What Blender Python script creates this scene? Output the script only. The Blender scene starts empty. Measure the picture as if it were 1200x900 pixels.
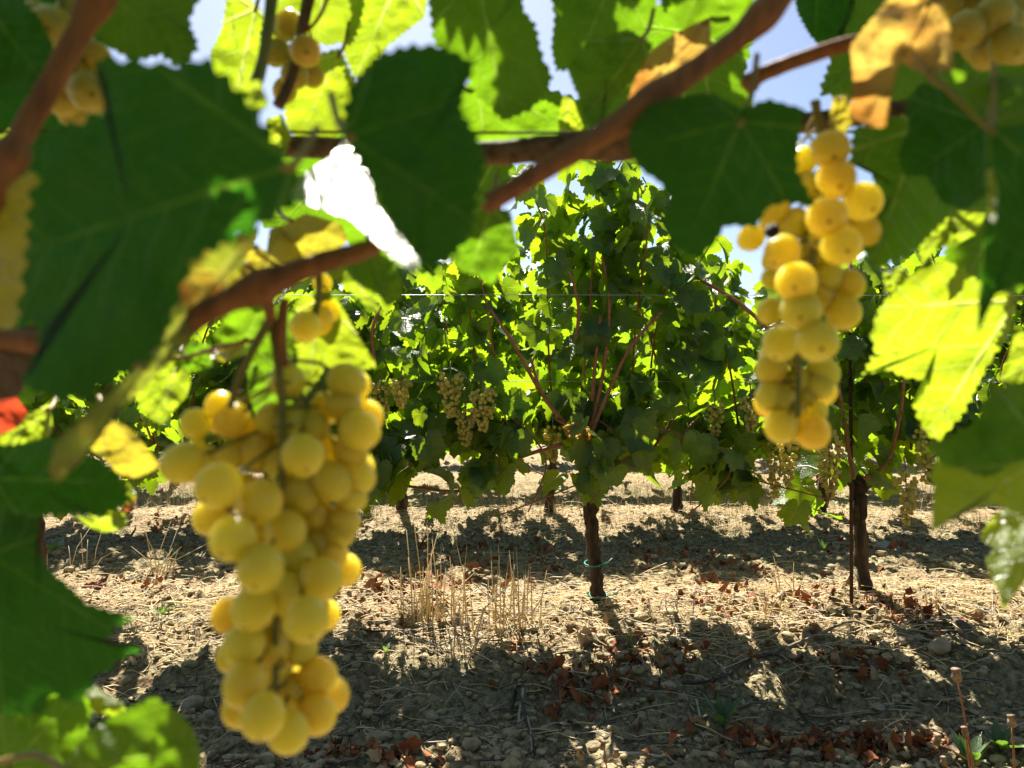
import bpy, math, random
import numpy as np
from mathutils import Vector, Matrix

R = math.radians
sc = bpy.context.scene
col = sc.collection
random.seed(7)
rng = np.random.default_rng(7)

# ---------------------------------------------------------------- camera, sky, sun, exposure
CAM_H = 0.98
FPX = 906.0                                    # focal length in pixels of the 1200-wide photograph
cam_d = bpy.data.cameras.new('camera')
cam = bpy.data.objects.new('camera', cam_d)
col.objects.link(cam)
cam.location = (0, 0, CAM_H)
cam.rotation_euler = (R(90), 0, 0)
cam_d.sensor_width = 36.0
cam_d.lens = 36.0 * FPX / 1200.0
cam_d.clip_start = 0.02
cam_d.clip_end = 2000
cam_d.dof.use_dof = True
cam_d.dof.focus_distance = 3.2
cam_d.dof.aperture_fstop = 9.0
sc.camera = cam

SUN_EL, SUN_AZ = 50.0, -12.0                   # degrees; azimuth clockwise from +Y (into the picture)
world = bpy.data.worlds.new('World')
sc.world = world
world.use_nodes = True
wn = world.node_tree
wn.nodes.clear()
wo = wn.nodes.new('ShaderNodeOutputWorld')
bg = wn.nodes.new('ShaderNodeBackground')
sky = wn.nodes.new('ShaderNodeTexSky')
sky.sky_type = 'NISHITA'
sky.sun_disc = False
sky.sun_elevation = R(SUN_EL)
sky.sun_rotation = R(SUN_AZ)
sky.air_density = 0.8
sky.dust_density = 1.0
sky.ozone_density = 1.6
bg.inputs['Strength'].default_value = 0.05
wn.links.new(sky.outputs[0], bg.inputs['Color'])
wn.links.new(bg.outputs[0], wo.inputs['Surface'])

TOSUN = Vector((math.sin(R(SUN_AZ)) * math.cos(R(SUN_EL)), math.cos(R(SUN_AZ)) * math.cos(R(SUN_EL)), math.sin(R(SUN_EL))))
sun_d = bpy.data.lights.new('sun', 'SUN')
sun_d.energy = 5.0
sun_d.angle = R(0.53)
sun_d.color = (1.0, 0.94, 0.82)
sun = bpy.data.objects.new('sun', sun_d)
col.objects.link(sun)
sun.location = (-2, 8, 12)
sun.rotation_euler = TOSUN.to_track_quat('Z', 'Y').to_euler()

sc.view_settings.view_transform = 'Standard'
sc.view_settings.look = 'None'
sc.view_settings.exposure = 1.75
sc.view_settings.gamma = 1.0
sc.cycles.use_denoising = True
sc.cycles.max_bounces = 8
sc.cycles.diffuse_bounces = 2
sc.cycles.glossy_bounces = 3
sc.cycles.transmission_bounces = 6
sc.cycles.transparent_max_bounces = 4
sc.cycles.sample_clamp_indirect = 6.0
sc.cycles.caustics_reflective = False
sc.cycles.caustics_refractive = False


# ---------------------------------------------------------------- helpers
def P(px, py, d):
    """a pixel of the photograph at a depth of d metres, as a point in the world"""
    return Vector(((px - 600) / FPX * d, d, CAM_H - (py - 450) / FPX * d))


def tag(o, label=None, cat=None, group=None, kind=None):
    if label: o['label'] = label
    if cat: o['category'] = cat
    if group: o['group'] = group
    if kind: o['kind'] = kind
    return o


def empty(name, loc=(0, 0, 0)):
    o = bpy.data.objects.new(name, None)
    col.objects.link(o)
    o.location = loc
    o.empty_display_size = 0.05
    return o


def link_mesh(name, me, mat, parent=None, loc=None):
    o = bpy.data.objects.new(name, me)
    col.objects.link(o)
    if mat is not None and not me.materials:
        me.materials.append(mat)
    if parent is not None:
        o.parent = parent
        # children keep world coordinates: shift by the parent's place
        if loc is None:
            o.location = -parent.location
    if loc is not None:
        o.location = loc
    return o


def np_mesh(name, V, F, attr=None, smooth=True):
    """V (n,3); F list of index arrays (k, 3) or (k, 4)"""
    me = bpy.data.meshes.new(name)
    V = np.asarray(V, dtype=np.float32)
    me.vertices.add(len(V))
    me.vertices.foreach_set('co', V.ravel())
    loops = np.concatenate([f.ravel() for f in F]).astype(np.int32)
    sizes = np.concatenate([np.full(len(f), f.shape[1], dtype=np.int32) for f in F])
    starts = np.concatenate([[0], np.cumsum(sizes)[:-1]]).astype(np.int32)
    me.loops.add(len(loops))
    me.loops.foreach_set('vertex_index', loops)
    me.polygons.add(len(sizes))
    me.polygons.foreach_set('loop_start', starts)
    me.polygons.foreach_set('use_smooth', np.full(len(sizes), smooth, dtype=bool))
    if attr is not None:
        a = me.attributes.new('leafpos', 'FLOAT_VECTOR', 'POINT')
        a.data.foreach_set('vector', np.asarray(attr, dtype=np.float32).ravel())
    me.update(calc_edges=True)
    me.validate()
    return me


class MB:
    """collects tubes and loose faces, then links them as one mesh object"""
    def __init__(s):
        s.v, s.f = [], []

    def tube(s, pts, radii, sides=8, cap=True, wob=0.0, flat=1.0):
        pts = [Vector(p) for p in pts]
        if not hasattr(radii, '__len__'):
            radii = [radii] * len(pts)
        n0 = len(s.v)
        up = None
        for i, p in enumerate(pts):
            t = (pts[min(i + 1, len(pts) - 1)] - pts[max(i - 1, 0)])
            t = t.normalized() if t.length > 1e-9 else Vector((0, 0, 1))
            if up is None:
                up = Vector((0, 0, 1)) if abs(t.z) < 0.9 else Vector((1, 0, 0))
            a = t.cross(up)
            a = a.normalized() if a.length > 1e-6 else t.orthogonal().normalized()
            b = a.cross(t)
            up = b
            for k in range(sides):
                an = 2 * math.pi * k / sides
                r = radii[i] * (1 + wob * (random.random() - 0.5) * 2)
                s.v.append(p + a * (math.cos(an) * r) + b * (math.sin(an) * r * flat))
        for i in range(len(pts) - 1):
            for k in range(sides):
                a0, a1 = n0 + i * sides + k, n0 + i * sides + (k + 1) % sides
                s.f.append((a0, a1, a1 + sides, a0 + sides))
        if cap:
            s.f.append(tuple(n0 + k for k in range(sides))[::-1])
            e = n0 + (len(pts) - 1) * sides
            s.f.append(tuple(e + k for k in range(sides)))

    def build(s, name, mat, parent=None, smooth=True):
        me = bpy.data.meshes.new(name)
        me.from_pydata([tuple(v) for v in s.v], [], s.f)
        if smooth:
            me.polygons.foreach_set('use_smooth', [True] * len(me.polygons))
        me.update()
        return link_mesh(name, me, mat, parent)


def smooth_path(pts, n=6):
    """Catmull-Rom through the points"""
    pts = [Vector(p) for p in pts]
    out = []
    for i in range(len(pts) - 1):
        p0, p1, p2, p3 = pts[max(i - 1, 0)], pts[i], pts[i + 1], pts[min(i + 2, len(pts) - 1)]
        for k in range(n):
            t = k / n
            out.append(0.5 * ((2 * p1) + (p2 - p0) * t + (2 * p0 - 5 * p1 + 4 * p2 - p3) * t * t + (3 * p1 - p0 - 3 * p2 + p3) * t ** 3))
    out.append(pts[-1])
    return out


def vnoise(x, y, seed=0):
    """value noise on numpy arrays, 0..1"""
    x = np.asarray(x, dtype=np.float64); y = np.asarray(y, dtype=np.float64)
    xi, yi = np.floor(x).astype(np.int64), np.floor(y).astype(np.int64)
    fx, fy = x - xi, y - yi
    fx, fy = fx * fx * (3 - 2 * fx), fy * fy * (3 - 2 * fy)

    def h(a, b):
        n = (a * 374761393 + b * 668265263 + seed * 1442695041) & 0xFFFFFFFF
        n = ((n ^ (n >> 13)) * 1274126177) & 0xFFFFFFFF
        return ((n ^ (n >> 16)) & 0xFFFF) / 65535.0
    return (h(xi, yi) * (1 - fx) + h(xi + 1, yi) * fx) * (1 - fy) + (h(xi, yi + 1) * (1 - fx) + h(xi + 1, yi + 1) * fx) * fy


def fbm(x, y, oct=4, seed=0):
    s, a, t = 0, 1.0, 0
    for o in range(oct):
        s = s + a * vnoise(x * 2 ** o, y * 2 ** o, seed + o * 17)
        t += a
        a *= 0.5
    return s / t - 0.5


def sstep(a, b, x):
    t = np.clip((np.asarray(x, dtype=np.float64) - a) / (b - a), 0, 1)
    return t * t * (3 - 2 * t)


ROWS = [3.3, 5.5, 7.7, 9.9, 12.1]


def ground_h(x, y, detail=True):
    x = np.asarray(x, dtype=np.float64); y = np.asarray(y, dtype=np.float64)
    h = -0.075 * (1 - sstep(2.42, 2.8, y + 0.10 * fbm(x * 0.9, y * 0.9, 2, 5)))
    for r in ROWS:
        h = h + 0.05 * np.exp(-((y - r - 0.06 * np.sin(x * 1.7 + r)) / 0.28) ** 2)
        h = h - 0.045 * np.exp(-((y - r + 0.75) / 0.25) ** 2)
    fade = np.clip(1.4 - np.abs(y) / 18, 0.0, 1)
    h = h + 0.06 * fbm(x * 1.3, y * 1.3, 2, 1) * fade
    if detail:
        n = fbm(x * 7, y * 7, 3, 2)
        h = h + fade * 1.45 * ((0.030 * n + 0.050 * np.abs(fbm(x * 17, y * 17, 2, 9)) + 0.034 * np.maximum(fbm(x * 34, y * 34, 2, 3), 0) * (.4 + 1.2 * vnoise(x * 3, y * 3, 8)) + 0.014 * fbm(x * 75, y * 75, 2, 4)))
    return h


def gh(x, y):
    return float(ground_h(np.array([x]), np.array([y]))[0])


def G(px, py):
    """the ground point under a pixel"""
    d = CAM_H * FPX / (py - 450)
    for _ in range(6):
        d = (CAM_H - gh((px - 600) / FPX * d, d)) * FPX / (py - 450)
    x = (px - 600) / FPX * d
    return Vector((x, d, gh(x, d)))


# ---------------------------------------------------------------- materials
def new_mat(name):
    m = bpy.data.materials.new(name)
    m.use_nodes = True
    nt = m.node_tree
    nt.nodes.clear()
    return m, nt


class NT:
    def __init__(s, nt):
        s.nt = nt

    def n(s, t, **kw):
        nd = s.nt.nodes.new(t)
        for k, v in kw.items():
            setattr(nd, k, v)
        return nd

    def l(s, a, b):
        s.nt.links.new(a, b)

    def math(s, op, a, b=None, c=None, clamp=False):
        nd = s.n('ShaderNodeMath', operation=op, use_clamp=clamp)
        for i, v in enumerate((a, b, c)):
            if v is None: continue
            if isinstance(v, (int, float)): nd.inputs[i].default_value = v
            else: s.l(v, nd.inputs[i])
        return nd.outputs[0]

    def rng(s, v, a, b, c=0.0, d=1.0):
        nd = s.n('ShaderNodeMapRange')
        s.l(v, nd.inputs[0])
        for i, q in enumerate((a, b, c, d)): nd.inputs[i + 1].default_value = q
        return nd.outputs[0]

    def mix(s, f, a, b, mode='MIX'):
        nd = s.n('ShaderNodeMix', data_type='RGBA', blend_type=mode)
        if isinstance(f, (int, float)): nd.inputs[0].default_value = f
        else: s.l(f, nd.inputs[0])
        for i, v in ((6, a), (7, b)):
            if isinstance(v, tuple): nd.inputs[i].default_value = (*v, 1)
            else: s.l(v, nd.inputs[i])
        return nd.outputs[2]

    def noise(s, vec, scale, detail=3, rough=0.55, out=0):
        nd = s.n('ShaderNodeTexNoise')
        nd.inputs['Scale'].default_value = scale
        nd.inputs['Detail'].default_value = detail
        nd.inputs['Roughness'].default_value = rough
        if vec is not None: s.l(vec, nd.inputs['Vector'])
        return nd.outputs[out]

    def bump(s, h, strength, dist):
        nd = s.n('ShaderNodeBump')
        nd.inputs['Strength'].default_value = strength
        nd.inputs['Distance'].default_value = dist
        s.l(h, nd.inputs['Height'])
        return nd.outputs[0]


def leaf_material(name, refl, trans, vein_r, vein_t, blotch=None, blotch_amt=0.0, edge=None, edge_amt=0.0,
                  gloss=0.33, gloss_amt=1.0, tmix=0.5, spots=0.0):
    m, nt = new_mat(name)
    g = NT(nt)
    at = g.n('ShaderNodeAttribute', attribute_name='leafpos')
    sp = g.n('ShaderNodeSeparateXYZ')
    g.l(at.outputs['Vector'], sp.inputs[0])
    u, v, rnd = sp.outputs
    r = g.math('SQRT', g.math('ADD', g.math('MULTIPLY', u, u), g.math('MULTIPLY', v, v)))
    t = g.math('ABSOLUTE', g.math('ARCTAN2', v, u))
    k = g.math('MINIMUM', g.math('ROUND', g.math('DIVIDE', t, 0.93)), 2.0)
    l = g.math('SUBTRACT', t, g.math('MULTIPLY', k, 0.93))
    a = g.math('MULTIPLY', r, g.math('COSINE', l))
    b = g.math('MULTIPLY', r, g.math('ABSOLUTE', g.math('SINE', l)))
    # a slight waver so that no vein is a ruled line
    wv = g.noise(at.outputs['Vector'], 5.0, 2)
    b2 = g.math('ABSOLUTE', g.math('ADD', b, g.math('MULTIPLY', g.math('SUBTRACT', wv, 0.5), 0.035)))
    width = g.rng(a, 0.0, 1.0, 0.020, 0.006)
    main = g.math('SUBTRACT', 1.15, g.math('DIVIDE', b2, width), clamp=True)
    s_ = g.math('ADD', g.math('SUBTRACT', a, g.math('MULTIPLY', b, 0.8)), g.math('MULTIPLY', wv, 0.12))
    fr = g.math('SUBTRACT', g.math('FRACT', g.math('DIVIDE', s_, 0.155)), 0.5)
    dd = g.math('MULTIPLY', g.math('ABSOLUTE', fr), 0.155)
    sec = g.math('MULTIPLY', g.rng(dd, 0.002, 0.009, 1.0, 0.0), g.rng(b, 0.02, 0.45, 0.62, 0.10))
    vo = g.n('ShaderNodeTexVoronoi', feature='DISTANCE_TO_EDGE')
    vo.inputs['Scale'].default_value = 21.0
    g.l(at.outputs['Vector'], vo.inputs['Vector'])
    ter = g.rng(vo.outputs['Distance'], 0.0, 0.09, 0.22, 0.0)
    vein = g.math('MAXIMUM', main, g.math('MAXIMUM', sec, ter))
    big = g.noise(at.outputs['Vector'], 2.3, 4)
    fine = g.noise(at.outputs['Vector'], 13.0, 3)
    # leaf-to-leaf and patch-to-patch variation
    var = g.math('ADD', g.math('MULTIPLY', rnd, 0.55), g.math('ADD', g.math('MULTIPLY', big, 0.5), g.math('MULTIPLY', fine, 0.3)))
    rc = g.mix(g.rng(var, 0.25, 1.1), tuple(c * 0.68 for c in refl), (min(1, refl[0] * 1.55), refl[1] * 1.28, refl[2] * 1.1))
    tc = g.mix(g.rng(var, 0.25, 1.1), (trans[0] * 0.62, trans[1] * 0.82, trans[2]), (min(1, trans[0] * 1.22), min(1, trans[1] * 1.08), trans[2]))
    if blotch:
        bm = g.math('MULTIPLY', g.rng(g.math('ADD', big, g.math('MULTIPLY', fine, 0.35)), 0.58, 0.78), blotch_amt)
        rc = g.mix(bm, rc, tuple(c * 0.6 for c in blotch))
        tc = g.mix(bm, tc, blotch)
    if edge:
        em = g.math('MULTIPLY', g.rng(g.math('ADD', r, g.math('MULTIPLY', big, 0.55)), 0.80, 1.15), edge_amt)
        rc = g.mix(em, rc, tuple(c * 0.6 for c in edge))
        tc = g.mix(em, tc, edge)
    if spots:
        vs = g.n('ShaderNodeTexVoronoi')
        vs.inputs['Scale'].default_value = 9.0
        g.l(at.outputs['Vector'], vs.inputs['Vector'])
        sm = g.math('MULTIPLY', g.rng(vs.outputs['Distance'], 0.10, 0.22, 1.0, 0.0), spots)
        rc = g.mix(sm, rc, (0.07, 0.03, 0.01))
        tc = g.mix(sm, tc, (0.12, 0.04, 0.01))
    rc = g.mix(g.math('MULTIPLY', vein, 0.55), rc, vein_r)
    tc = g.mix(g.math('MULTIPLY', vein, 0.60), tc, vein_t)
    hgt = g.math('ADD', g.math('MULTIPLY', vein, -0.6), g.math('MULTIPLY', fine, 0.5))
    bmp = g.bump(hgt, 0.75, 0.0024)
    df = g.n('ShaderNodeBsdfDiffuse'); g.l(rc, df.inputs['Color']); g.l(bmp, df.inputs['Normal'])
    tr = g.n('ShaderNodeBsdfTranslucent'); g.l(tc, tr.inputs['Color']); g.l(bmp, tr.inputs['Normal'])
    mx = g.n('ShaderNodeMixShader'); mx.inputs[0].default_value = tmix
    g.l(df.outputs[0], mx.inputs[1]); g.l(tr.outputs[0], mx.inputs[2])
    gl = g.n('ShaderNodeBsdfGlossy')
    g.l(g.rng(fine, 0.2, 0.8, gloss, gloss + 0.16), gl.inputs['Roughness'])
    g.l(bmp, gl.inputs['Normal'])
    ge = g.n('ShaderNodeNewGeometry')
    dt = g.n('ShaderNodeVectorMath', operation='DOT_PRODUCT')
    g.l(bmp, dt.inputs[0]); g.l(ge.outputs['Incoming'], dt.inputs[1])
    fz = g.math('MULTIPLY_ADD', g.math('POWER', g.math('SUBTRACT', 1.0, g.math('ABSOLUTE', dt.outputs['Value'])), 5.0), 0.9, 0.05)
    m2 = g.n('ShaderNodeMixShader')
    g.l(g.math('MULTIPLY', g.math('MINIMUM', fz, 0.35), gloss_amt), m2.inputs[0])
    g.l(mx.outputs[0], m2.inputs[1]); g.l(gl.outputs[0], m2.inputs[2])
    out = g.n('ShaderNodeOutputMaterial')
    g.l(m2.outputs[0], out.inputs['Surface'])
    return m


M = {}
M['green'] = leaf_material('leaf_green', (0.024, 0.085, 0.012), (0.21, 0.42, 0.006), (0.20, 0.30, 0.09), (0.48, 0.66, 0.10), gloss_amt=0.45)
M['deep'] = leaf_material('leaf_shaded_dark', (0.012, 0.060, 0.010), (0.05, 0.235, 0.006), (0.09, 0.19, 0.035), (0.26, 0.48, 0.04), gloss_amt=0.35)  # darker copy of the green leaf, shade put into its colour
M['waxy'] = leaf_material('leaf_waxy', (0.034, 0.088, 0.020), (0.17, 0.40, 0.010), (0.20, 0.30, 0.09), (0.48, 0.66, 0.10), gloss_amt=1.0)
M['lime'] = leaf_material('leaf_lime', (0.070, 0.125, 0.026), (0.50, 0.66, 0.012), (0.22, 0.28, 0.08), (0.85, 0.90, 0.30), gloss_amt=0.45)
M['yellow'] = leaf_material('leaf_yellow', (0.26, 0.21, 0.035), (0.72, 0.56, 0.03), (0.34, 0.30, 0.08), (0.80, 0.70, 0.15),
                            blotch=(0.40, 0.42, 0.03), blotch_amt=0.6, spots=0.35)
M['rededge'] = leaf_material('leaf_red_edged', (0.085, 0.12, 0.03), (0.34, 0.42, 0.02), (0.2, 0.22, 0.06), (0.5, 0.5, 0.08),
                             edge=(0.62, 0.11, 0.03), edge_amt=0.95)
M['redpatch'] = leaf_material('leaf_red_patched', (0.10, 0.13, 0.035), (0.40, 0.46, 0.03), (0.2, 0.22, 0.06), (0.5, 0.5, 0.08), blotch=(0.66, 0.13, 0.03), blotch_amt=0.95)
M['dry'] = leaf_material('leaf_dry', (0.32, 0.20, 0.05), (0.88, 0.54, 0.09), (0.26, 0.15, 0.05), (0.62, 0.36, 0.08),
                         blotch=(0.58, 0.24, 0.04), blotch_amt=0.7, spots=0.4, gloss=0.5, edge=(0.45, 0.17, 0.03), edge_amt=0.6)
M['red'] = leaf_material('leaf_red', (0.22, 0.03, 0.015), (0.70, 0.07, 0.02), (0.2, 0.05, 0.02), (0.5, 0.1, 0.03), gloss=0.5)
M['brown'] = leaf_material('leaf_brown', (0.07, 0.035, 0.02), (0.14, 0.05, 0.015), (0.06, 0.03, 0.015), (0.1, 0.05, 0.02), gloss=0.55)
M['row'] = leaf_material('leaf_of_the_row', (0.026, 0.086, 0.018), (0.34, 0.54, 0.006), (0.11, 0.18, 0.05), (0.50, 0.62, 0.06), blotch=(0.62, 0.50, 0.03), blotch_amt=0.14, gloss=0.22, gloss_amt=0.6)


def grape_material(name, sss=True, c1=(0.92, 0.62, 0.05), c2=(0.86, 0.62, 0.07), c3=(0.84, 0.48, 0.03)):
    m, nt = new_mat(name)
    g = NT(nt)
    tc = g.n('ShaderNodeTexCoord')
    oi = g.n('ShaderNodeObjectInfo')
    n1 = g.noise(tc.outputs['Object'], 1.6, 3)
    n2 = g.noise(tc.outputs['Object'], 9.0, 3)
    base = g.mix(g.rng(n1, 0.3, 0.7), c1, c2)
    base = g.mix(g.math('MULTIPLY', oi.outputs['Random'], 0.9), base, c3)
    bloom = g.math('MULTIPLY', g.rng(n2, 0.35, 0.7), 0.13)
    base = g.mix(bloom, base, (0.78, 0.68, 0.40))
    # freckles and the brown scar at the tip of the berry
    vs = g.n('ShaderNodeTexVoronoi'); vs.inputs['Scale'].default_value = 3.2
    g.l(tc.outputs['Object'], vs.inputs['Vector'])
    fr = g.math('MULTIPLY', g.rng(vs.outputs['Distance'], 0.05, 0.11, 1, 0), g.rng(n1, 0.45, 0.6, 0, 0.7))
    base = g.mix(fr, base, (0.26, 0.11, 0.02))
    sp = g.n('ShaderNodeSeparateXYZ'); g.l(tc.outputs['Object'], sp.inputs[0])
    rr = g.math('SQRT', g.math('ADD', g.math('MULTIPLY', sp.outputs[0], sp.outputs[0]), g.math('MULTIPLY', sp.outputs[1], sp.outputs[1])))
    scar = g.math('MULTIPLY', g.rng(rr, 0.07, 0.15, 1, 0), g.rng(sp.outputs[2], -0.2, -0.6, 0, 1))
    base = g.mix(g.math('MULTIPLY', scar, 0.85), base, (0.14, 0.06, 0.02))
    b = g.n('ShaderNodeBsdfPrincipled')
    g.l(base, b.inputs['Base Color'])
    g.l(g.rng(n2, 0.3, 0.7, 0.22, 0.42), b.inputs['Roughness'])
    b.inputs['Specular IOR Level'].default_value = 0.4
    if sss:
        b.inputs['Subsurface Weight'].default_value = 1.0
        b.inputs['Subsurface Radius'].default_value = (1.0, 0.88, 0.20)
        b.inputs['Subsurface Scale'].default_value = 0.030
        out_s = b.outputs[0]
    else:
        tr = g.n('ShaderNodeBsdfTranslucent')
        g.l(g.mix(0.6, base, (0.80, 0.66, 0.05)), tr.inputs['Color'])
        mx = g.n('ShaderNodeMixShader'); mx.inputs[0].default_value = 0.45
        g.l(b.outputs[0], mx.inputs[1]); g.l(tr.outputs[0], mx.inputs[2])
        out_s = mx.outputs[0]
    out = g.n('ShaderNodeOutputMaterial')
    g.l(out_s, out.inputs['Surface'])
    return m


def simple_mat(name, c1, c2, scale=20, rough=0.7, bump=0.4, bdist=0.004, stretch=None, spec=0.3, c3=None, detail=5):
    m, nt = new_mat(name)
    g = NT(nt)
    tc = g.n('ShaderNodeTexCoord')
    vec = tc.outputs['Object']
    if stretch:
        mp = g.n('ShaderNodeMapping'); mp.inputs['Scale'].default_value = stretch
        g.l(vec, mp.inputs['Vector']); vec = mp.outputs[0]
    n1 = g.noise(vec, scale, detail, 0.6)
    c = g.mix(g.rng(n1, 0.32, 0.68), c1, c2)
    if c3:
        c = g.mix(g.rng(g.noise(vec, scale * 0.27, 3), 0.5, 0.66), c, c3)
    b = g.n('ShaderNodeBsdfPrincipled')
    g.l(c, b.inputs['Base Color'])
    b.inputs['Roughness'].default_value = rough
    b.inputs['Specular IOR Level'].default_value = spec
    g.l(g.bump(n1, bump, bdist), b.inputs['Normal'])
    out = g.n('ShaderNodeOutputMaterial'); g.l(b.outputs[0], out.inputs['Surface'])
    return m


M['grape'] = grape_material('grape_skin')
M['grape_far'] = grape_material('grape_skin_far', False, (0.60, 0.56, 0.14), (0.66, 0.60, 0.18), (0.66, 0.52, 0.09))
M['cane'] = simple_mat('cane_bark', (0.16, 0.055, 0.026), (0.33, 0.125, 0.05), 170, 0.6, 0.9, 0.0012, (1, 1, .35), c3=(0.24, 0.10, 0.04))
M['oldcane'] = simple_mat('old_cane_bark', (0.05, 0.032, 0.022), (0.20, 0.11, 0.06), 160, 0.8, 0.8, 0.002)
M['greenstem'] = simple_mat('green_stem', (0.12, 0.13, 0.03), (0.24, 0.19, 0.05), 60, 0.5, 0.2, 0.0005)
M['petiole'] = simple_mat('petiole_skin', (0.26, 0.15, 0.05), (0.30, 0.22, 0.06), 40, 0.5, 0.1, 0.0003)
M['bark'] = simple_mat('vine_bark', (0.014, 0.010, 0.007), (0.080, 0.052, 0.034), 26, 0.9, 1.0, 0.012, (2.2, 2.2, 0.42), c3=(0.13, 0.085, 0.055))
M['shoot'] = simple_mat('shoot_bark', (0.22, 0.07, 0.028), (0.36, 0.15, 0.06), 60, 0.6, 0.3, 0.001)
M['tie'] = simple_mat('green_tie', (0.02, 0.22, 0.16), (0.03, 0.30, 0.22), 40, 0.4, 0.1, 0.0005)
M['wire'] = simple_mat('galvanised_wire', (0.32, 0.32, 0.31), (0.45, 0.44, 0.42), 80, 0.4, 0.1, 0.0003, spec=0.6)
M['iron'] = simple_mat('rusty_iron', (0.035, 0.02, 0.014), (0.09, 0.045, 0.025), 60, 0.8, 0.4, 0.001)
M['postwood'] = simple_mat('weathered_post', (0.30, 0.24, 0.17), (0.50, 0.44, 0.35), 18, 0.85, 0.6, 0.006, (3, 3, 0.3))
M['stone'] = simple_mat('field_stone', (0.26, 0.20, 0.12), (0.44, 0.36, 0.24), 14, 0.9, 0.6, 0.01, c3=(0.34, 0.31, 0.26))
M['greystone'] = simple_mat('grey_stone', (0.24, 0.23, 0.20), (0.40, 0.38, 0.34), 14, 0.9, 0.6, 0.01)
M['clod'] = simple_mat('soil_clod', (0.19, 0.14, 0.07), (0.46, 0.37, 0.215), 30, 0.95, 0.6, 0.01, c3=(0.33, 0.27, 0.16))
M['straw'] = simple_mat('dry_straw', (0.50, 0.34, 0.13), (0.76, 0.60, 0.34), 9, 0.6, 0.1, 0.001)
M['litter'] = None
M['twig'] = simple_mat('dry_twig', (0.13, 0.095, 0.065), (0.30, 0.235, 0.17), 30, 0.8, 0.5, 0.002)
M['paletwig'] = simple_mat('bleached_twig', (0.36, 0.30, 0.22), (0.56, 0.50, 0.41), 30, 0.8, 0.5, 0.002)
M['darktwig'] = simple_mat('dark_twig', (0.035, 0.028, 0.028), (0.09, 0.07, 0.065), 30, 0.8, 0.5, 0.002)
M['weed'] = leaf_material('weed_leaf', (0.055, 0.12, 0.045), (0.22, 0.42, 0.03), (0.14, 0.2, 0.09), (0.4, 0.5, 0.1), tmix=0.4)
M['seed'] = simple_mat('seed_head', (0.10, 0.06, 0.04), (0.34, 0.23, 0.14), 90, 0.8, 0.8, 0.004)


def litter_material():
    m, nt = new_mat('leaf_litter')
    g = NT(nt)
    at = g.n('ShaderNodeAttribute', attribute_name='leafpos')
    sp = g.n('ShaderNodeSeparateXYZ'); g.l(at.outputs['Vector'], sp.inputs[0])
    cr = g.n('ShaderNodeValToRGB')
    e = cr.color_ramp.elements
    e[0].position, e[0].color = 0.0, (0.11, 0.035, 0.016, 1)
    e[1].position, e[1].color = 1.0, (0.30, 0.25, 0.19, 1)
    for p_, c_ in ((.2, (.22, .065, .025, 1)), (.42, (.36, .12, .045, 1)), (.6, (.30, .13, .06, 1)), (.72, (.14, .07, .04, 1)), (.86, (.44, .27, .12, 1))):
        x = e.new(p_); x.color = c_
    n1 = g.noise(at.outputs['Vector'], 4.0, 3)
    g.l(g.math('ADD', sp.outputs[2], g.math('MULTIPLY', g.math('SUBTRACT', n1, 0.5), 0.35)), cr.inputs[0])
    b = g.n('ShaderNodeBsdfPrincipled'); g.l(cr.outputs[0], b.inputs['Base Color'])
    b.inputs['Roughness'].default_value = 0.75
    b.inputs['Specular IOR Level'].default_value = 0.2
    g.l(g.bump(n1, 0.6, 0.004), b.inputs['Normal'])
    out = g.n('ShaderNodeOutputMaterial'); g.l(b.outputs[0], out.inputs['Surface'])
    return m


M['litter'] = litter_material()


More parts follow.
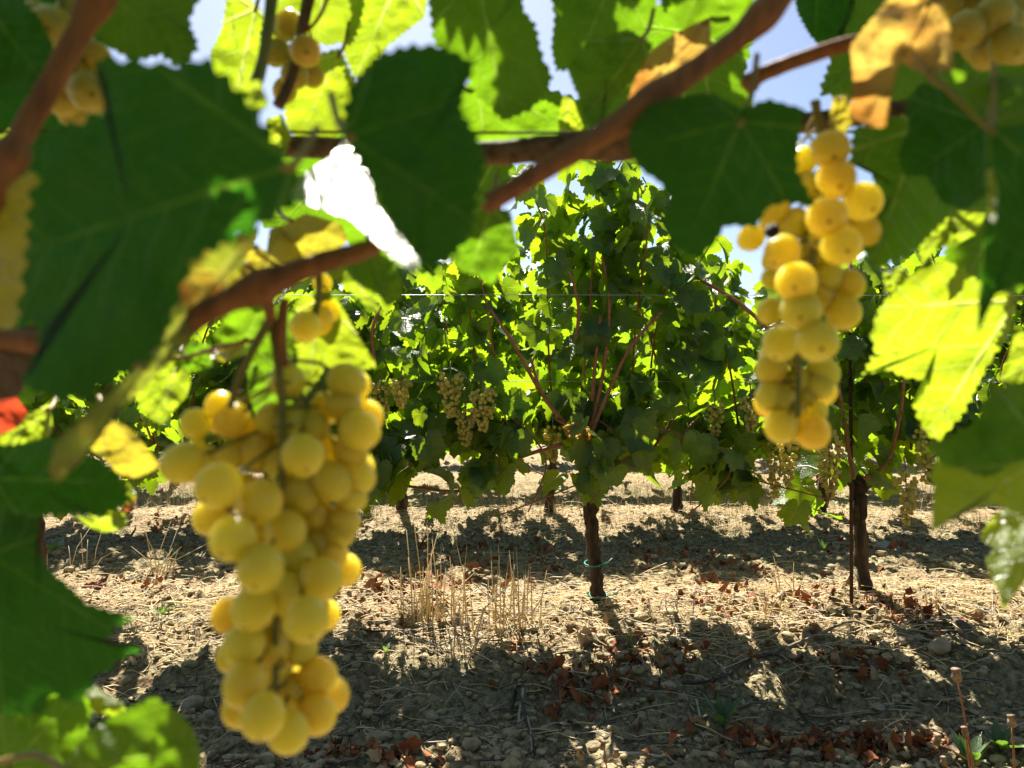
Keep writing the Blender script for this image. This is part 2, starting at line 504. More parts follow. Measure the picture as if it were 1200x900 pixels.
def soil_material():
    m, nt = new_mat('dry_soil')
    g = NT(nt)
    tc = g.n('ShaderNodeTexCoord')
    p = tc.outputs['Object']
    n0 = g.noise(p, 0.9, 3)
    n1 = g.noise(p, 6.0, 6, 0.62)
    n2 = g.noise(p, 34.0, 6, 0.65)
    n3 = g.noise(p, 150.0, 4, 0.65)
    c = g.mix(g.rng(n1, 0.3, 0.7), (0.30, 0.205, 0.100), (0.47, 0.355, 0.195))
    c = g.mix(g.rng(n2, 0.38, 0.62), g.mix(0.72, c, (0.11, 0.072, 0.038)), g.mix(0.45, c, (0.56, 0.45, 0.28)))
    c = g.mix(g.math('MULTIPLY', g.rng(n0, 0.45, 0.62), 0.4), c, (0.24, 0.19, 0.10))
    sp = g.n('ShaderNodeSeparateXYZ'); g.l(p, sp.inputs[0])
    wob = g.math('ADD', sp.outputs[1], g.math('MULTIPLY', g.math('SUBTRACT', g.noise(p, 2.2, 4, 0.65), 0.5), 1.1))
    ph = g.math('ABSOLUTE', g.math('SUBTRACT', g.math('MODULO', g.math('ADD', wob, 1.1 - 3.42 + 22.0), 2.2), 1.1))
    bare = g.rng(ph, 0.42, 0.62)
    c = g.mix(bare, c, g.mix(g.rng(n2, 0.38, 0.62), (0.13, 0.102, 0.050), (0.38, 0.315, 0.175)))  # bare soil between rows, darkened further to imitate the vines' shade
    vo = g.n('ShaderNodeTexVoronoi'); vo.inputs['Scale'].default_value = 60.0
    g.l(p, vo.inputs['Vector'])
    c = g.mix(g.math('MULTIPLY', g.rng(n3, 0.5, 0.75), 0.55), c, (0.12, 0.085, 0.045))
    c = g.mix(g.math('MULTIPLY', g.rng(g.noise(p, 3.1, 5, 0.7), 0.55, 0.68), 0.55), c, (0.20, 0.10, 0.05))
    b = g.n('ShaderNodeBsdfPrincipled')
    g.l(c, b.inputs['Base Color'])
    b.inputs['Roughness'].default_value = 0.95
    b.inputs['Specular IOR Level'].default_value = 0.15
    hh = g.math('ADD', g.math('MULTIPLY', n2, 1.0), g.math('ADD', g.math('MULTIPLY', n3, 0.35), g.math('MULTIPLY', vo.outputs['Distance'], 0.5)))
    g.l(g.bump(hh, 0.9, 0.016), b.inputs['Normal'])
    out = g.n('ShaderNodeOutputMaterial'); g.l(b.outputs[0], out.inputs['Surface'])
    return m


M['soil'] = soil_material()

# ---------------------------------------------------------------- the ground: one sheet, fine where the camera stands
def axis(lo, hi, step, far, ratio):
    a = list(np.arange(lo, hi + 1e-6, step))
    s = step
    while a[-1] < far:
        s *= ratio; a.append(a[-1] + s)
    s = step
    while a[0] > -far:
        s *= ratio; a.insert(0, a[0] - s)
    return np.array(a)


gx = axis(-2.7, 2.7, 0.014, 400, 1.10)
gy = axis(1.9, 5.0, 0.0125, 400, 1.07)
XX, YY = np.meshgrid(gx, gy)
ZZ = ground_h(XX, YY)
nx_, ny_ = len(gx), len(gy)
ids = np.arange(nx_ * ny_).reshape(ny_, nx_)
quads = np.stack([ids[:-1, :-1], ids[:-1, 1:], ids[1:, 1:], ids[1:, :-1]], -1).reshape(-1, 4)
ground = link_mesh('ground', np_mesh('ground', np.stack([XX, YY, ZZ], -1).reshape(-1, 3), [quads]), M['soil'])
tag(ground, 'dry crumbly ochre soil of the vineyard', 'ground', kind='structure')


# ---------------------------------------------------------------- leaf templates for the rows
def outline_r(th, depth=1.0):
    """radius of a five-lobed vine leaf at angle th from the tip"""
    A = [0, .22, .47, .75, .95, 1.18, 1.42, 1.72, 1.95, 2.3, 2.7, 3.02, 3.15]
    Q = [1, .84, .70, .83, .90, .79, .66, .70, .71, .66, .58, .40, .10]
    r = np.interp(np.abs(th), A, Q)
    return 1 - (1 - r) * depth if depth < 1 else r


def leaf_template(nang, rings, depth=1.0, tooth=0.055, seed=0):
    rs = np.random.default_rng(seed)
    th = np.linspace(-math.pi, math.pi, nang, endpoint=False) + math.pi / nang
    rad = outline_r(th) * (1 + tooth * np.where(np.arange(nang) % 2 == 0, 1, -1)) * (1 + 0.06 * (rs.random(nang) - .5))
    pts = [(0.0, 0.0)]
    for k in range(1, rings + 1):
        s = k / rings
        for t, r in zip(th, rad):
            rr = r if k == rings else outline_r(np.array([t]))[0]
            pts.append((math.cos(t) * rr * s, math.sin(t) * rr * s))
    tri = [(0, 1 + i, 1 + (i + 1) % nang) for i in range(nang - 1)]
    quad = []
    for k in range(rings - 1):
        o = 1 + k * nang
        quad += [(o + i, o + nang + i, o + nang + i + 1, o + i + 1) for i in range(nang - 1)]
    return np.array(pts), np.array(tri), (np.array(quad) if quad else None)


def leaf_cloud(name, pos, nrm, tip, size, template, rnd, curl=0.25, rs=None):
    """many leaves as one mesh; pos = petiole junction, nrm and tip need not be exact"""
    rs = rs or rng
    pts, tri, quad = template
    n, m = len(pos), len(pts)
    nrm = nrm / np.linalg.norm(nrm, axis=1, keepdims=True)
    tip = tip - nrm * np.sum(tip * nrm, axis=1, keepdims=True)
    tip = tip / (np.linalg.norm(tip, axis=1, keepdims=True) + 1e-9)
    bi = np.cross(nrm, tip)
    u, v = pts[:, 0], pts[:, 1]
    c1 = rs.normal(0.10, curl, n); c2 = rs.normal(-0.18, curl, n); fo = rs.normal(0.16, 0.16, n); tw = rs.normal(0, curl, n)
    z = c1[:, None] * v[None] ** 2 + c2[:, None] * (u[None] + 0.2) ** 2 + fo[:, None] * np.abs(v)[None] + tw[:, None] * (u * v)[None]
    ph = rs.random(n) * 6.28
    ang = np.arctan2(v, u)
    z = z + 0.055 * np.sin(5 * ang[None] + ph[:, None]) * np.hypot(u, v)[None] ** 2
    s = size[:, None, None]
    V = pos[:, None, :] + s * (u[None, :, None] * tip[:, None, :] + v[None, :, None] * bi[:, None, :] + z[..., None] * nrm[:, None, :])
    off = (np.arange(n) * m)[:, None, None]
    F = [(tri[None] + off).reshape(-1, 3)]
    if quad is not None:
        F.append((quad[None] + off).reshape(-1, 4))
    at = np.zeros((n, m, 3)); at[..., 0] = u; at[..., 1] = v; at[..., 2] = rnd[:, None]
    return np_mesh(name, V.reshape(-1, 3), F, at.reshape(-1, 3))


T_MID = leaf_template(46, 3, seed=1)
T_FAR = leaf_template(30, 1, tooth=0.05, seed=2)
T_NEAR = leaf_template(84, 5, tooth=0.045, seed=3)


# ---------------------------------------------------------------- the rows of vines
def shoots_of(cx, y, top, rs, n=15, halfw=0.60, z0=0.72, droop=0.35):
    """paths of the shoots of one vine: most rise along the wires, some hang out"""
    out = []
    for i in range(n):
        sx = cx + (i + rs.random() - n / 2) / n * 2 * halfw * 0.95
        sy = y + rs.normal(0, 0.05)
        t = top(sx - cx)
        if rs.random() < droop:
            side = -1 if rs.random() < 0.8 else .55
            L = rs.uniform(0.35, 0.6)
            p = [(sx, sy, z0), (sx + rs.normal(0, .1), sy + side * .16, z0 + .10), (sx + rs.normal(0, .16), sy + side * .27, z0 - .05),
                 (sx + rs.normal(0, .2), sy + side * .32, z0 - L * .45)]
        else:
            k = rs.normal(0, 0.10)
            p = [(sx, sy, z0), (sx + k * .5, sy + rs.normal(0, .07), z0 + (t - z0) * .35), (sx + k, sy + rs.normal(0, .10), z0 + (t - z0) * .7),
                 (sx + k * 1.6 + rs.normal(0, .06), sy + rs.normal(0, .12), t * rs.uniform(.90, 1.0))]
        out.append(smooth_path(p, 7))
    return out


def foliage_arrays(shoots, rs, step=0.062, size=(0.062, 0.088), zmin=0.42, lateral=0.5):
    pos, nrm, tip, sz = [], [], [], []
    for path in shoots:
        acc = 0
        for a, b in zip(path[:-1], path[1:]):
            seg = (b - a).length
            acc += seg
            while acc > step:
                acc -= step
                p = a.lerp(b, rs.random())
                for _ in range(1 + (rs.random() < lateral)):
                    az = rs.uniform(0, 2 * math.pi)
                    out = np.array([math.cos(az) * 0.8, math.sin(az), 0])
                    q = np.array(p) + out * rs.uniform(.04, .13) + np.array([0, 0, rs.normal(.0, .03)])
                    if q[2] < zmin: continue
                    nn = out * rs.uniform(.4, 1.0) + np.array([rs.normal(0, .25), rs.normal(0, .25), rs.uniform(.15, .9)])
                    pos.append(q); nrm.append(nn)
                    tip.append(out * .6 + np.array([rs.normal(0, .4), rs.normal(0, .3), -rs.uniform(.4, 1.1)]))
                    sz.append(rs.uniform(*size) * (0.75 if rs.random() < .2 else 1))
    return np.array(pos), np.array(nrm), np.array(tip), np.array(sz)


def trunk_part(vine, pts, radii, mat, sides=12):
    mb = MB()
    path = smooth_path(pts, 7)
    rr = np.interp(np.linspace(0, 1, len(path)), np.linspace(0, 1, len(radii)), radii)
    path = [p + Vector((random.gauss(0, .004), random.gauss(0, .004), 0)) for p in path]
    mb.tube(path, [r * random.uniform(.86, 1.16) * (1 + .45 * math.exp(-(i / len(path)) / .06)) for i, r in enumerate(rr)], sides, wob=0.2)
    return mb.build('trunk', mat, vine)


def tie_part(vine, p, r, tail=True):
    mb = MB()
    ring = [p + Vector((math.cos(a) * r, math.sin(a) * r, 0.15 * r * math.sin(a))) for a in np.linspace(0, 2 * math.pi, 13)]
    mb.tube(ring, 0.0035, 5, cap=False)
    if tail:
        mb.tube([p + Vector((r * .6, -r * .8, 0)), p + Vector((r * 1.6, -r, .012)), p + Vector((r * 2.1, -r * 1.1, .03))], 0.0028, 5)
    return mb.build('tie', M['tie'], vine)


D2 = ROWS[0]
def X2(px, d=D2): return (px - 600) / FPX * d
def Z2(py, d=D2): return CAM_H - (py - 450) / FPX * d


MID_BUNCHES = [
        (528, 437, 2.98, 46, .17, .055, 'bunch with sunlit top berries in the middle of the bunches left of the centre vine'),
        (566, 456, 2.95, 52, .16, .055, 'plump bunch rightmost of those hanging left of the centre vine'),
        (470, 445, 3.02, 34, .11, .04, 'small bunch in shade on the wire near the left grape bunch'),
        (447, 448, 3.08, 40, .17, .045, 'narrow dark bunch touching the edge of the left hanging bunch'),
        (546, 480, 3.04, 44, .14, .045, 'bunch tucked below the two plump bunches left of the centre vine'),
        (924, 500, 3.0, 46, .23, .045, 'long bunch just below the tip of the slender golden bunch'),
        (908, 520, 3.15, 36, .22, .035, 'glowing yellow bunch left of the long bunch under the slender golden bunch'),
        (972, 505, 2.95, 60, .26, .055, 'big bunch with brownish berries left of the iron rod'),
        (1062, 552, 2.9, 44, .20, .04, 'pale bunch hanging low right of the crooked trunk'),
        (1084, 500, 3.0, 44, .22, .045, 'bunch in shade beside the tip of the lime leaf'),
        (880, 460, 3.05, 36, .16, .045, 'dark bunch among leaves left of the slender golden bunch'),
        (648, 500, 3.1, 24, .14, .035, 'little bunch below the long slanting cane of the centre vine'),
        (838, 470, 3.1, 30, .14, .04, 'shaded bunch deep in the leaves right of the centre vine')]

ROW_GROUP = 'vines of the row opposite'
vine_specs = [
    # trunk x at the ground, top profile, label
    (40, lambda s: 1.50 + .06 * math.sin(9 * s), 'vine of the row opposite at the far left, mostly hidden by the near leaves', None),
    (378, lambda s: 1.40 + .05 * math.sin(8 * s), 'vine with bunches on its wire, directly behind the hanging left grape bunch', None),
    (700, lambda s: 1.50 + 0.60 * math.exp(-((s + .02) / 0.36) ** 2), 'tall peaked leafy vine at the centre on a straight dark trunk with green ties', 'c'),
    (1002, lambda s: 1.58 + .05 * math.sin(7 * s), 'vine on a crooked dark trunk beside a thin iron rod, right of the centre vine', 'r'),
    (1319, lambda s: 1.56, 'vine of the row opposite at the right edge, behind the bright lime leaf', None),
]
vines = []
for i, (px, top, lab, kind) in enumerate(vine_specs):
    rs = np.random.default_rng(100 + i)
    cx = X2(px)
    base = Vector((cx, D2, gh(cx, D2)))
    v = empty('grapevine', base)
    tag(v, lab, 'vine', ROW_GROUP)
    vines.append(v)
    if kind == 'c':
        pts = [P(702, 724, D2), P(700, 690, D2), P(694, 640, D2), P(692, 590, D2), P(690, 540, D2), P(684, 518, D2)]
        trunk_part(v, pts, [.031, .028, .027, .031, .040, .052], M['bark'])
        tie_part(v, P(695, 660, D2), .037); tie_part(v, P(701, 697, D2), .039)
    elif kind == 'r':
        pts = [P(998, 732, D2), P(1003, 716, D2), P(1014, 698, D2), P(1010, 660, D2), P(1008, 610, D2), P(1006, 575, D2), P(1012, 560, D2)]
        trunk_part(v, pts, [.038, .038, .032, .027, .028, .031, .042], M['bark'])
        tie_part(v, P(1001, 722, D2), .046)
        mb = MB(); mb.tube(smooth_path([P(1010, 572, D2), P(1026, 560, D2), P(1040, 545, D2)], 4), [.028, .022, .02, .018, .02, .016, .016, .015, .014], 9, wob=.15)
        mb.build('arm', M['bark'], v)
        mb = MB(); mb.tube(smooth_path([P(1006, 574, D2), P(994, 560, D2), P(985, 535, D2)], 4), [.028, .022, .02, .018, .02, .016, .016, .015, .014], 9, wob=.15)
        mb.build('arm', M['bark'], v)
    else:
        pts = [base + Vector((0, 0, -.05)), base + Vector((.02, 0, .2)), base + Vector((-.02, .01, .45)), base + Vector((.01, 0, .70))]
        trunk_part(v, pts, [.042, .033, .033, .05], M['bark'])
    sh = shoots_of(cx, D2, top, rs, n=26 if kind != 'c' else 36, z0=.74 if kind != 'r' else .70, droop=.40)
    pos, nrm, tip, sz = foliage_arrays(sh, rs, step=0.058, size=(.066, .100), zmin={'c': .58, 'r': .46}.get(kind, .50), lateral=.8)
    # thin the canopy so that light breaks through in patches
    keep = (vnoise(pos[:, 0] * 5.5 + i * 3, pos[:, 2] * 5.5, 31) * .85 + rs.random(len(pos)) * .30) > np.where(pos[:, 2] > 1.25, .40, .35) - (.10 if i < 2 else .02)
    keep &= pos[:, 1] < D2 + .20
    # the bunches hang free of the leaves
    for (bx, by, bd, bn, bl, bw, _l) in MID_BUNCHES:
        c_ = P(bx, by, bd)
        keep &= ~((np.abs(pos[:, 0] - c_.x) < bw + .055) & (pos[:, 2] < c_.z + .05) & (pos[:, 2] > c_.z - bl - .02) & (pos[:, 1] < bd + .05))
    pos, nrm, tip, sz = pos[keep], nrm[keep], tip[keep], sz[keep]
    me = leaf_cloud('foliage', pos, nrm, tip, sz, T_MID, rs.random(len(pos)), rs=rs)
    link_mesh('foliage', me, M['row'], v)
    for pth in sh[::2]:
        mb = MB(); mb.tube(pth, list(np.linspace(.0055, .0028, len(pth))), 6)
        mb.build('cane', M['shoot'], v)

# the canes that show red-brown on the centre vine and its neighbour
for k, (vi, pl) in enumerate([
        (2, [(686, 520), (700, 470), (709, 420), (714, 360), (706, 300)]), (2, [(655, 490), (628, 450), (600, 400), (574, 362)]),
        (2, [(690, 515), (715, 455), (740, 405), (776, 365)]), (2, [(694, 470), (698, 420), (704, 370)]),
        (2, [(675, 400), (678, 360), (668, 318)]), (2, [(660, 520), (600, 540), (545, 575), (450, 565)]),
        (2, [(700, 525), (745, 545), (790, 490)]), (2, [(690, 520), (640, 470), (622, 420)]),
        (3, [(966, 470), (968, 520), (985, 560)]), (3, [(1000, 560), (990, 500), (983, 450)]), (3, [(1012, 560), (1040, 540), (1056, 480), (1060, 420)]),
        (1, [(440, 430), (436, 390), (446, 360)]), (3, [(900, 385), (862, 352), (815, 325)])]):
    mb = MB()
    pth = smooth_path([P(x, y, D2 - .20 - .03 * (k % 3)) for x, y in pl], 6)
    mb.tube(pth, list(np.linspace(.0085, .0055, len(pth))), 7)
    mb.build('cane', M['shoot'], vines[vi])
mb = MB(); mb.tube(smooth_path([P(682, 520, D2), P(672, 508, D2 - .08), P(655, 490, D2 - .2)], 4), [.03, .026, .024, .02, .018, .014, .012, .010, .009], 9, wob=.12)
mb.build('arm', M['bark'], vines[2])

# rows behind
FAR_FOL = []
for k in range(4):
    rs = np.random.default_rng(300 + k)
    sh = shoots_of(0, 0, lambda s: 1.92 + .10 * math.sin(6 * s + k), rs, n=28, z0=.70, droop=.46)
    pos, nrm, tip, sz = foliage_arrays(sh, rs, step=0.066, size=(.075, .105), zmin=.36, lateral=.5)
    FAR_FOL.append(leaf_cloud('foliage', pos, nrm, tip, sz, T_FAR, rs.random(len(pos)), rs=rs))
    FAR_FOL[-1].materials.append(M['row'])


def far_vine(px, d, lab, group, k, trunk_r=.035, lean=0.0, trunk_h=.72):
    x = X2(px, d)
    base = Vector((x, d, gh(x, d)))
    v = empty('grapevine', base)
    tag(v, lab, 'vine', group)
    pts = [base + Vector((0, 0, -.04)), base + Vector((lean * .3, 0, .2)), base + Vector((lean * .8, 0, .45)), base + Vector((lean, 0, trunk_h))]
    trunk_part(v, pts, [trunk_r * 1.15, trunk_r * .9, trunk_r * .9, trunk_r * 1.3], M['bark'], 9)
    o = link_mesh('foliage', FAR_FOL[k % 4], None, v, loc=(lean, 0, 0))
    o.scale = (1 if k % 2 else -1, 1, 1)
    return v


for k, (px, lab) in enumerate([
        (150, 'vine of the second row behind the yellowed leaf at the left'), (312, 'vine of the second row hidden behind the left grape bunch'),
        (470, 'vine on a short dark trunk just right of the left grape bunch, second row back'),
        (643, 'vine on a thin reddish trunk just left of the centre trunk, second row back'),
        (793, 'vine on a short thin trunk just right of the centre trunk, second row back'),
        (962, 'vine beside the pale wooden post, second row back'),
        (1105, 'vine of the second row between the crooked trunk and the lime leaf'), (1270, 'vine of the second row outside the right edge')]):
    far_vine(px, ROWS[1], lab, 'vines of the second row back', k, .034, random.uniform(-.05, .05))
for k, px in enumerate([-60, 75, 205, 330, 450, 565, 690, 832, 960, 1090, 1215]):
    far_vine(px, ROWS[2] - .3, 'leaning vine trunk behind the gap between the centre vine and the right bunch' if px == 832
             else 'vine of the third row back, seen only as leaves through the gaps', 'vines of the far rows', k + 1, .05 if px == 832 else .035, -.12 if px == 832 else 0)
for k, px in enumerate([80, 190, 295, 400, 500, 605, 705, 810, 915, 1015, 1120]):
    far_vine(px, ROWS[3], 'vine of the fourth row back, a few leaves between nearer vines', 'vines of the far rows', k + 2, .035)

# more vines added outside the frame, unseen, to block sky and ground light
for k, (x, y) in enumerate([(-1.55, .72), (1.55, .72), (-2.7, .72), (2.7, .72), (-2.4, -1.7), (-1.25, -1.7), (-.1, -1.7), (1.05, -1.7), (2.2, -1.7), (-3.5, -1.7), (3.3, -1.7)]):
    v = empty('grapevine', (x, y, gh(x, y)))
    tag(v, 'unseen vine added to the near row beside the frame for shade' if y > 0 else 'unseen vine added at the back of the viewer to block light', 'vine', 'added near vines outside the frame' if y > 0 else 'added vines behind the viewer')
    b_ = v.location
    trunk_part(v, [b_ + Vector((0, 0, -.04)), b_ + Vector((.02, 0, .3)), b_ + Vector((-.01, 0, .72))], [.04, .034, .045], M['bark'], 9)
    link_mesh('foliage', FAR_FOL[k % 4], None, v, loc=(0, 0, 0))

# wooden post, iron rod and trellis wires
d = ROWS[1] - .12
pb = G(938, 621)
mb = MB()
mb.tube([(pb.x, pb.y, pb.z - .1), (pb.x + .004, pb.y, pb.z + .25), (pb.x, pb.y, pb.z + .7), (pb.x + .006, pb.y, pb.z + 1.55)], [.046, .045, .044, .042], 10, wob=.04)
po = mb.build('wooden_post', M['postwood'])
tag(po, 'pale weathered wooden post standing left of the crooked trunk, second row back', 'post')
mb = MB(); rb = G(998, 715)
mb.tube([(rb.x, rb.y, rb.z - .05), (rb.x - .004, rb.y, .9), (rb.x - .006, rb.y, 1.5)], .0075, 7)
tag(mb.build('iron_rod', M['iron']), 'thin rusty iron rod standing beside the crooked vine trunk', 'rod')
for z, y, lab in ((Z2(353), D2 - .24, 'upper thin grey wire running across the centre vine'), (Z2(447), D2 - .1, 'lower thin grey wire through the bunches of the row opposite'),
                  (1.30, ROWS[1], 'thin wire of the second row back, glimpsed between leaves')):
    mb = MB(); mb.tube([(-8, y, z), (-3, y, z - .006), (0, y, z), (3, y, z - .006), (8, y, z)], .0011, 5)
    tag(mb.build('trellis_wire', M['wire']), lab, 'wire', 'trellis wires')


# ---------------------------------------------------------------- grapes
def sphere_mesh(name, seg, rings, mat, bump=.02, seed=0):
    rs = np.random.default_rng(seed)
    V = [(0, 0, 1.0)]
    for i in range(1, rings):
        a = math.pi * i / rings
        for k in range(seg):
            b = 2 * math.pi * k / seg
            V.append((math.sin(a) * math.cos(b), math.sin(a) * math.sin(b), math.cos(a)))
    V.append((0, 0, -1.0))
    V = np.array(V)
    V *= (1 + bump * np.sin(V[:, 0:1] * 3 + seed) * np.cos(V[:, 1:2] * 2.5))
    V[:, 2] *= 1.04
    tri = [(0, 1 + k, 1 + (k + 1) % seg) for k in range(seg)]
    last = len(V) - 1
    o = 1 + (rings - 2) * seg
    tri += [(last, o + (k + 1) % seg, o + k) for k in range(seg)]
    quad = []
    for i in range(rings - 2):
        o = 1 + i * seg
        quad += [(o + k, o + seg + k, o + seg + (k + 1) % seg, o + (k + 1) % seg) for k in range(seg)]
    me = np_mesh(name, V, [np.array(tri), np.array(quad)])
    me.materials.append(mat)
    return me


M['grape_shaded'] = grape_material('grape_skin_shaded', True, (0.30, 0.26, 0.035), (0.36, 0.28, 0.04), (0.38, 0.26, 0.03))  # duller copy of the grape skin, shade put into its colour
GRAPE_SHADED = [sphere_mesh('grape', 28, 18, M['grape_shaded'], .018, s) for s in range(3)]
GRAPE_ME = [sphere_mesh('grape', 28, 18, M['grape'], .018, s) for s in range(5)]
GRAPE_MID = [sphere_mesh('grape', 12, 8, M['grape_far'], .02, s) for s in range(2)]
RAISIN = sphere_mesh('grape', 20, 12, simple_mat('raisin_skin', (0.015, 0.008, 0.006), (0.05, 0.022, 0.012), 3, .5, .8, .3), .12, 3)
LIT, DARK, HALF, GLINT = [], [], [], []                                  # points that the sun reaches / does not reach in the near row


def grape(parent, p, r, out, me=None):
    o = bpy.data.objects.new('grape', me or random.choice(GRAPE_ME))
    col.objects.link(o)
    o.parent = parent
    o.location = Vector(p) - parent.location
    q = (-Vector(out)).normalized().to_track_quat('Z', 'Y')       # the scar looks outward
    o.rotation_euler = (q @ Matrix.Rotation(random.uniform(0, 6.28), 3, 'Z').to_quaternion()).to_euler()
    o.scale = (r, r, r * random.uniform(.98, 1.06))
    return o


def hero_bunch(label, vis, axis_px, axis_d, r0, dmin, dmax, fill, raisins=(), kinds=None):
    """vis: berries seen in the photograph (x, y, radius) in pixels"""
    ax = smooth_path([P(x, y, axis_d) for x, y in axis_px], 8)
    b = empty('grape_bunch', ax[0])
    tag(b, label, 'grapes', 'ripe bunches hanging close by')
    placed = []
    q_z = CAM_H
    for (x, y, r) in vis:
        d = min(max(r0 * FPX / r, dmin), dmax)
        placed.append((P(x, y, d), r * 1.02 * d / FPX))
    lo, hi = dmin, dmax + .03
    tries = 0
    nfill = 0
    while nfill < fill and tries < 4000:
        tries += 1
        c = random.choice(ax[2:])
        p = Vector(c) + Vector((random.gauss(0, .017), random.uniform(-.002, .032), random.gauss(0, .010)))
        r = r0 * random.uniform(.85, 1.05)
        if all((p - q).length > (r + s) * .86 for q, s in placed) and any((p - q).length < .024 for q, s in placed):
            # only behind what shows
            if sum(1 for q, s in placed if (q.y < p.y - .003) and math.hypot(q.x / q.y - p.x / p.y, (q.z - q_z) / q.y - (p.z - q_z) / p.y) < .034) >= 2:
                placed.append((p, r)); nfill += 1
    mb = MB()
    rr = list(np.linspace(.0022, .0011, len(ax)))
    mb.tube(ax, rr, 7, wob=.1)
    for p, r in placed:
        a = min(ax, key=lambda q: (q - p - Vector((0, 0, .012))).length)
        dirv = (p - a)
        if dirv.length > r:
            e = p - dirv.normalized() * r * .9
            mb.tube(smooth_path([a, (a + e) * .5 + Vector((0, .018 if dirv.length > .016 else 0, .003)), e], 3), [.0007] * 6 + [.0013], 5)
        grape(b, p, r, dirv + Vector((0, -.006, -.01)), random.choice(kinds or GRAPE_ME))
    for (x, y, r) in raisins:
        d = dmin + .012
        p = P(x, y, d); grape(b, p, r * d / FPX, (0, -1, 0), RAISIN)
    mb.build('stem', M['greenstem'], b)
    return b, placed


left_vis = [(337, 447, 20), (229, 496, 17), (272, 493, 21), (257, 475, 16), (318, 492, 19), (341, 497, 22), (215, 543, 24), (256, 569, 26), (304, 530, 22),
            (355, 534, 25), (406, 447, 21), (403, 475, 20), (421, 504, 23), (411, 530, 20), (306, 587, 25), (353, 578, 23), (388, 564, 23), (420, 559, 20),
            (248, 606, 21), (369, 601, 20), (402, 611, 20), (271, 534, 17), (329, 541, 21), (369, 499, 17), (411, 582, 19), (233, 521, 9), (246, 533, 10), (249, 546, 9),
            (273, 631, 26), (335, 622, 24), (398, 622, 19), (305, 666, 27), (347, 651, 23), (373, 637, 19), (389, 649, 18), (377, 678, 24), (338, 696, 24),
            (297, 713, 25), (270, 721, 21), (359, 726, 26), (286, 756, 24), (275, 768, 20), (317, 761, 23), (352, 759, 20), (373, 792, 22), (287, 803, 25),
            (344, 811, 22), (371, 837, 23), (308, 839, 26), (338, 858, 24), (285, 575, 20), (300, 625, 20), (325, 660, 20), (320, 735, 19), (325, 795, 16)]
bunch_left, pl_left = hero_bunch('long golden bunch hanging under the red-brown cane at the left, its berries in soft focus', left_vis,
                                 [(305, 335), (318, 375), (326, 430), (332, 510), (328, 600), (325, 690), (322, 770), (325, 840)], .302, .0078, .268, .315, 32)
LIT.extend(tuple(p) for p, r in pl_left if p.z < P(0, 470, p.y).z)
right_vis = [(973, 175, 22), (942, 188, 15), (980, 209, 22), (1011, 236, 22), (969, 254, 23), (1011, 270, 20), (986, 288, 23), (880, 279, 15), (917, 296, 21), (909, 248, 17),
             (930, 262, 18), (945, 220, 17), (933, 331, 23), (969, 326, 19), (995, 333, 18), (903, 365, 15), (938, 365, 23), (988, 366, 20), (904, 326, 12), (915, 402, 21),
             (958, 400, 24), (904, 432, 18), (964, 437, 19), (958, 449, 18), (936, 444, 14), (903, 464, 17), (917, 469, 18), (946, 465, 11), (916, 499, 20), (952, 506, 20),
             (956, 482, 13), (934, 482, 11), (955, 290, 19), (960, 350, 18), (935, 310, 16)]
bunch_right, pl_right = hero_bunch('slender golden bunch hanging at the upper right, with one shrivelled black berry', right_vis,
                                   [(955, 118), (962, 160), (968, 210), (955, 290), (940, 370), (936, 430), (935, 490)], .352, .0080, .312, .365, 11, [(905, 271, 9)])
LIT.extend(tuple(p) for p, r in pl_right if p.z < P(0, 320, p.y).z)
tl_vis = [(62, 32, 24), (90, 52, 20), (107, 108, 24), (86, 92, 21), (52, 62, 18), (112, 66, 17), (75, 118, 18)]
_, q_ = hero_bunch('shaded olive bunch behind the thick red-brown cane in the upper left corner', tl_vis, [(70, -30), (75, 20), (85, 70), (95, 120)], .36, .0085, .33, .37, 8, kinds=GRAPE_SHADED)
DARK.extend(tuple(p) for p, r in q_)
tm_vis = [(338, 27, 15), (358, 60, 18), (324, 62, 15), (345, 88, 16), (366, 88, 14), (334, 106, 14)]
_, q_ = hero_bunch('few small shaded grapes between the green stems at the top, left of centre', tm_vis, [(362, -20), (352, 30), (345, 80), (335, 118)], .42, .0072, .38, .43, 3, kinds=GRAPE_SHADED)
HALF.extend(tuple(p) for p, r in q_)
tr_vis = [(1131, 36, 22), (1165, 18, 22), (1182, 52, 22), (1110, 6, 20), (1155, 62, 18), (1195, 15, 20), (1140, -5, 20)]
_, q_ = hero_bunch('dim shaded bunch in the upper right corner, right of the orange dry leaf', tr_vis, [(1150, -50), (1155, -10), (1160, 40), (1165, 75)], .345, .0080, .325, .36, 6, kinds=GRAPE_SHADED)
DARK.extend(tuple(p) for p, r in q_)
wing_vis = [(378, 332, 11), (358, 383, 18), (373, 376, 17), (384, 366, 15)]
hero_bunch('three loose orange berries hanging from the cane above the left bunch', wing_vis, [(372, 312), (374, 335), (372, 360), (368, 378)], .37, .0072, .35, .39, 0)


def small_bunch_mesh(seed, n, L, W, r):
    rs = np.random.default_rng(seed)
    pl = []
    t = 0
    while len(pl) < n and t < 6000:
        t += 1
        k = rs.random() ** .8
        w = W * (1 - k) ** .6 * (0.55 + .45 * min(1, k * 6)) + .006
        a = rs.uniform(0, 6.28)
        q = math.sqrt(rs.uniform(.3, 1))
        p = Vector((math.cos(a) * w * q, math.sin(a) * w * q, -k * L))
        if all((p - o).length > r * 1.42 for o in pl): pl.append(p)
    return pl


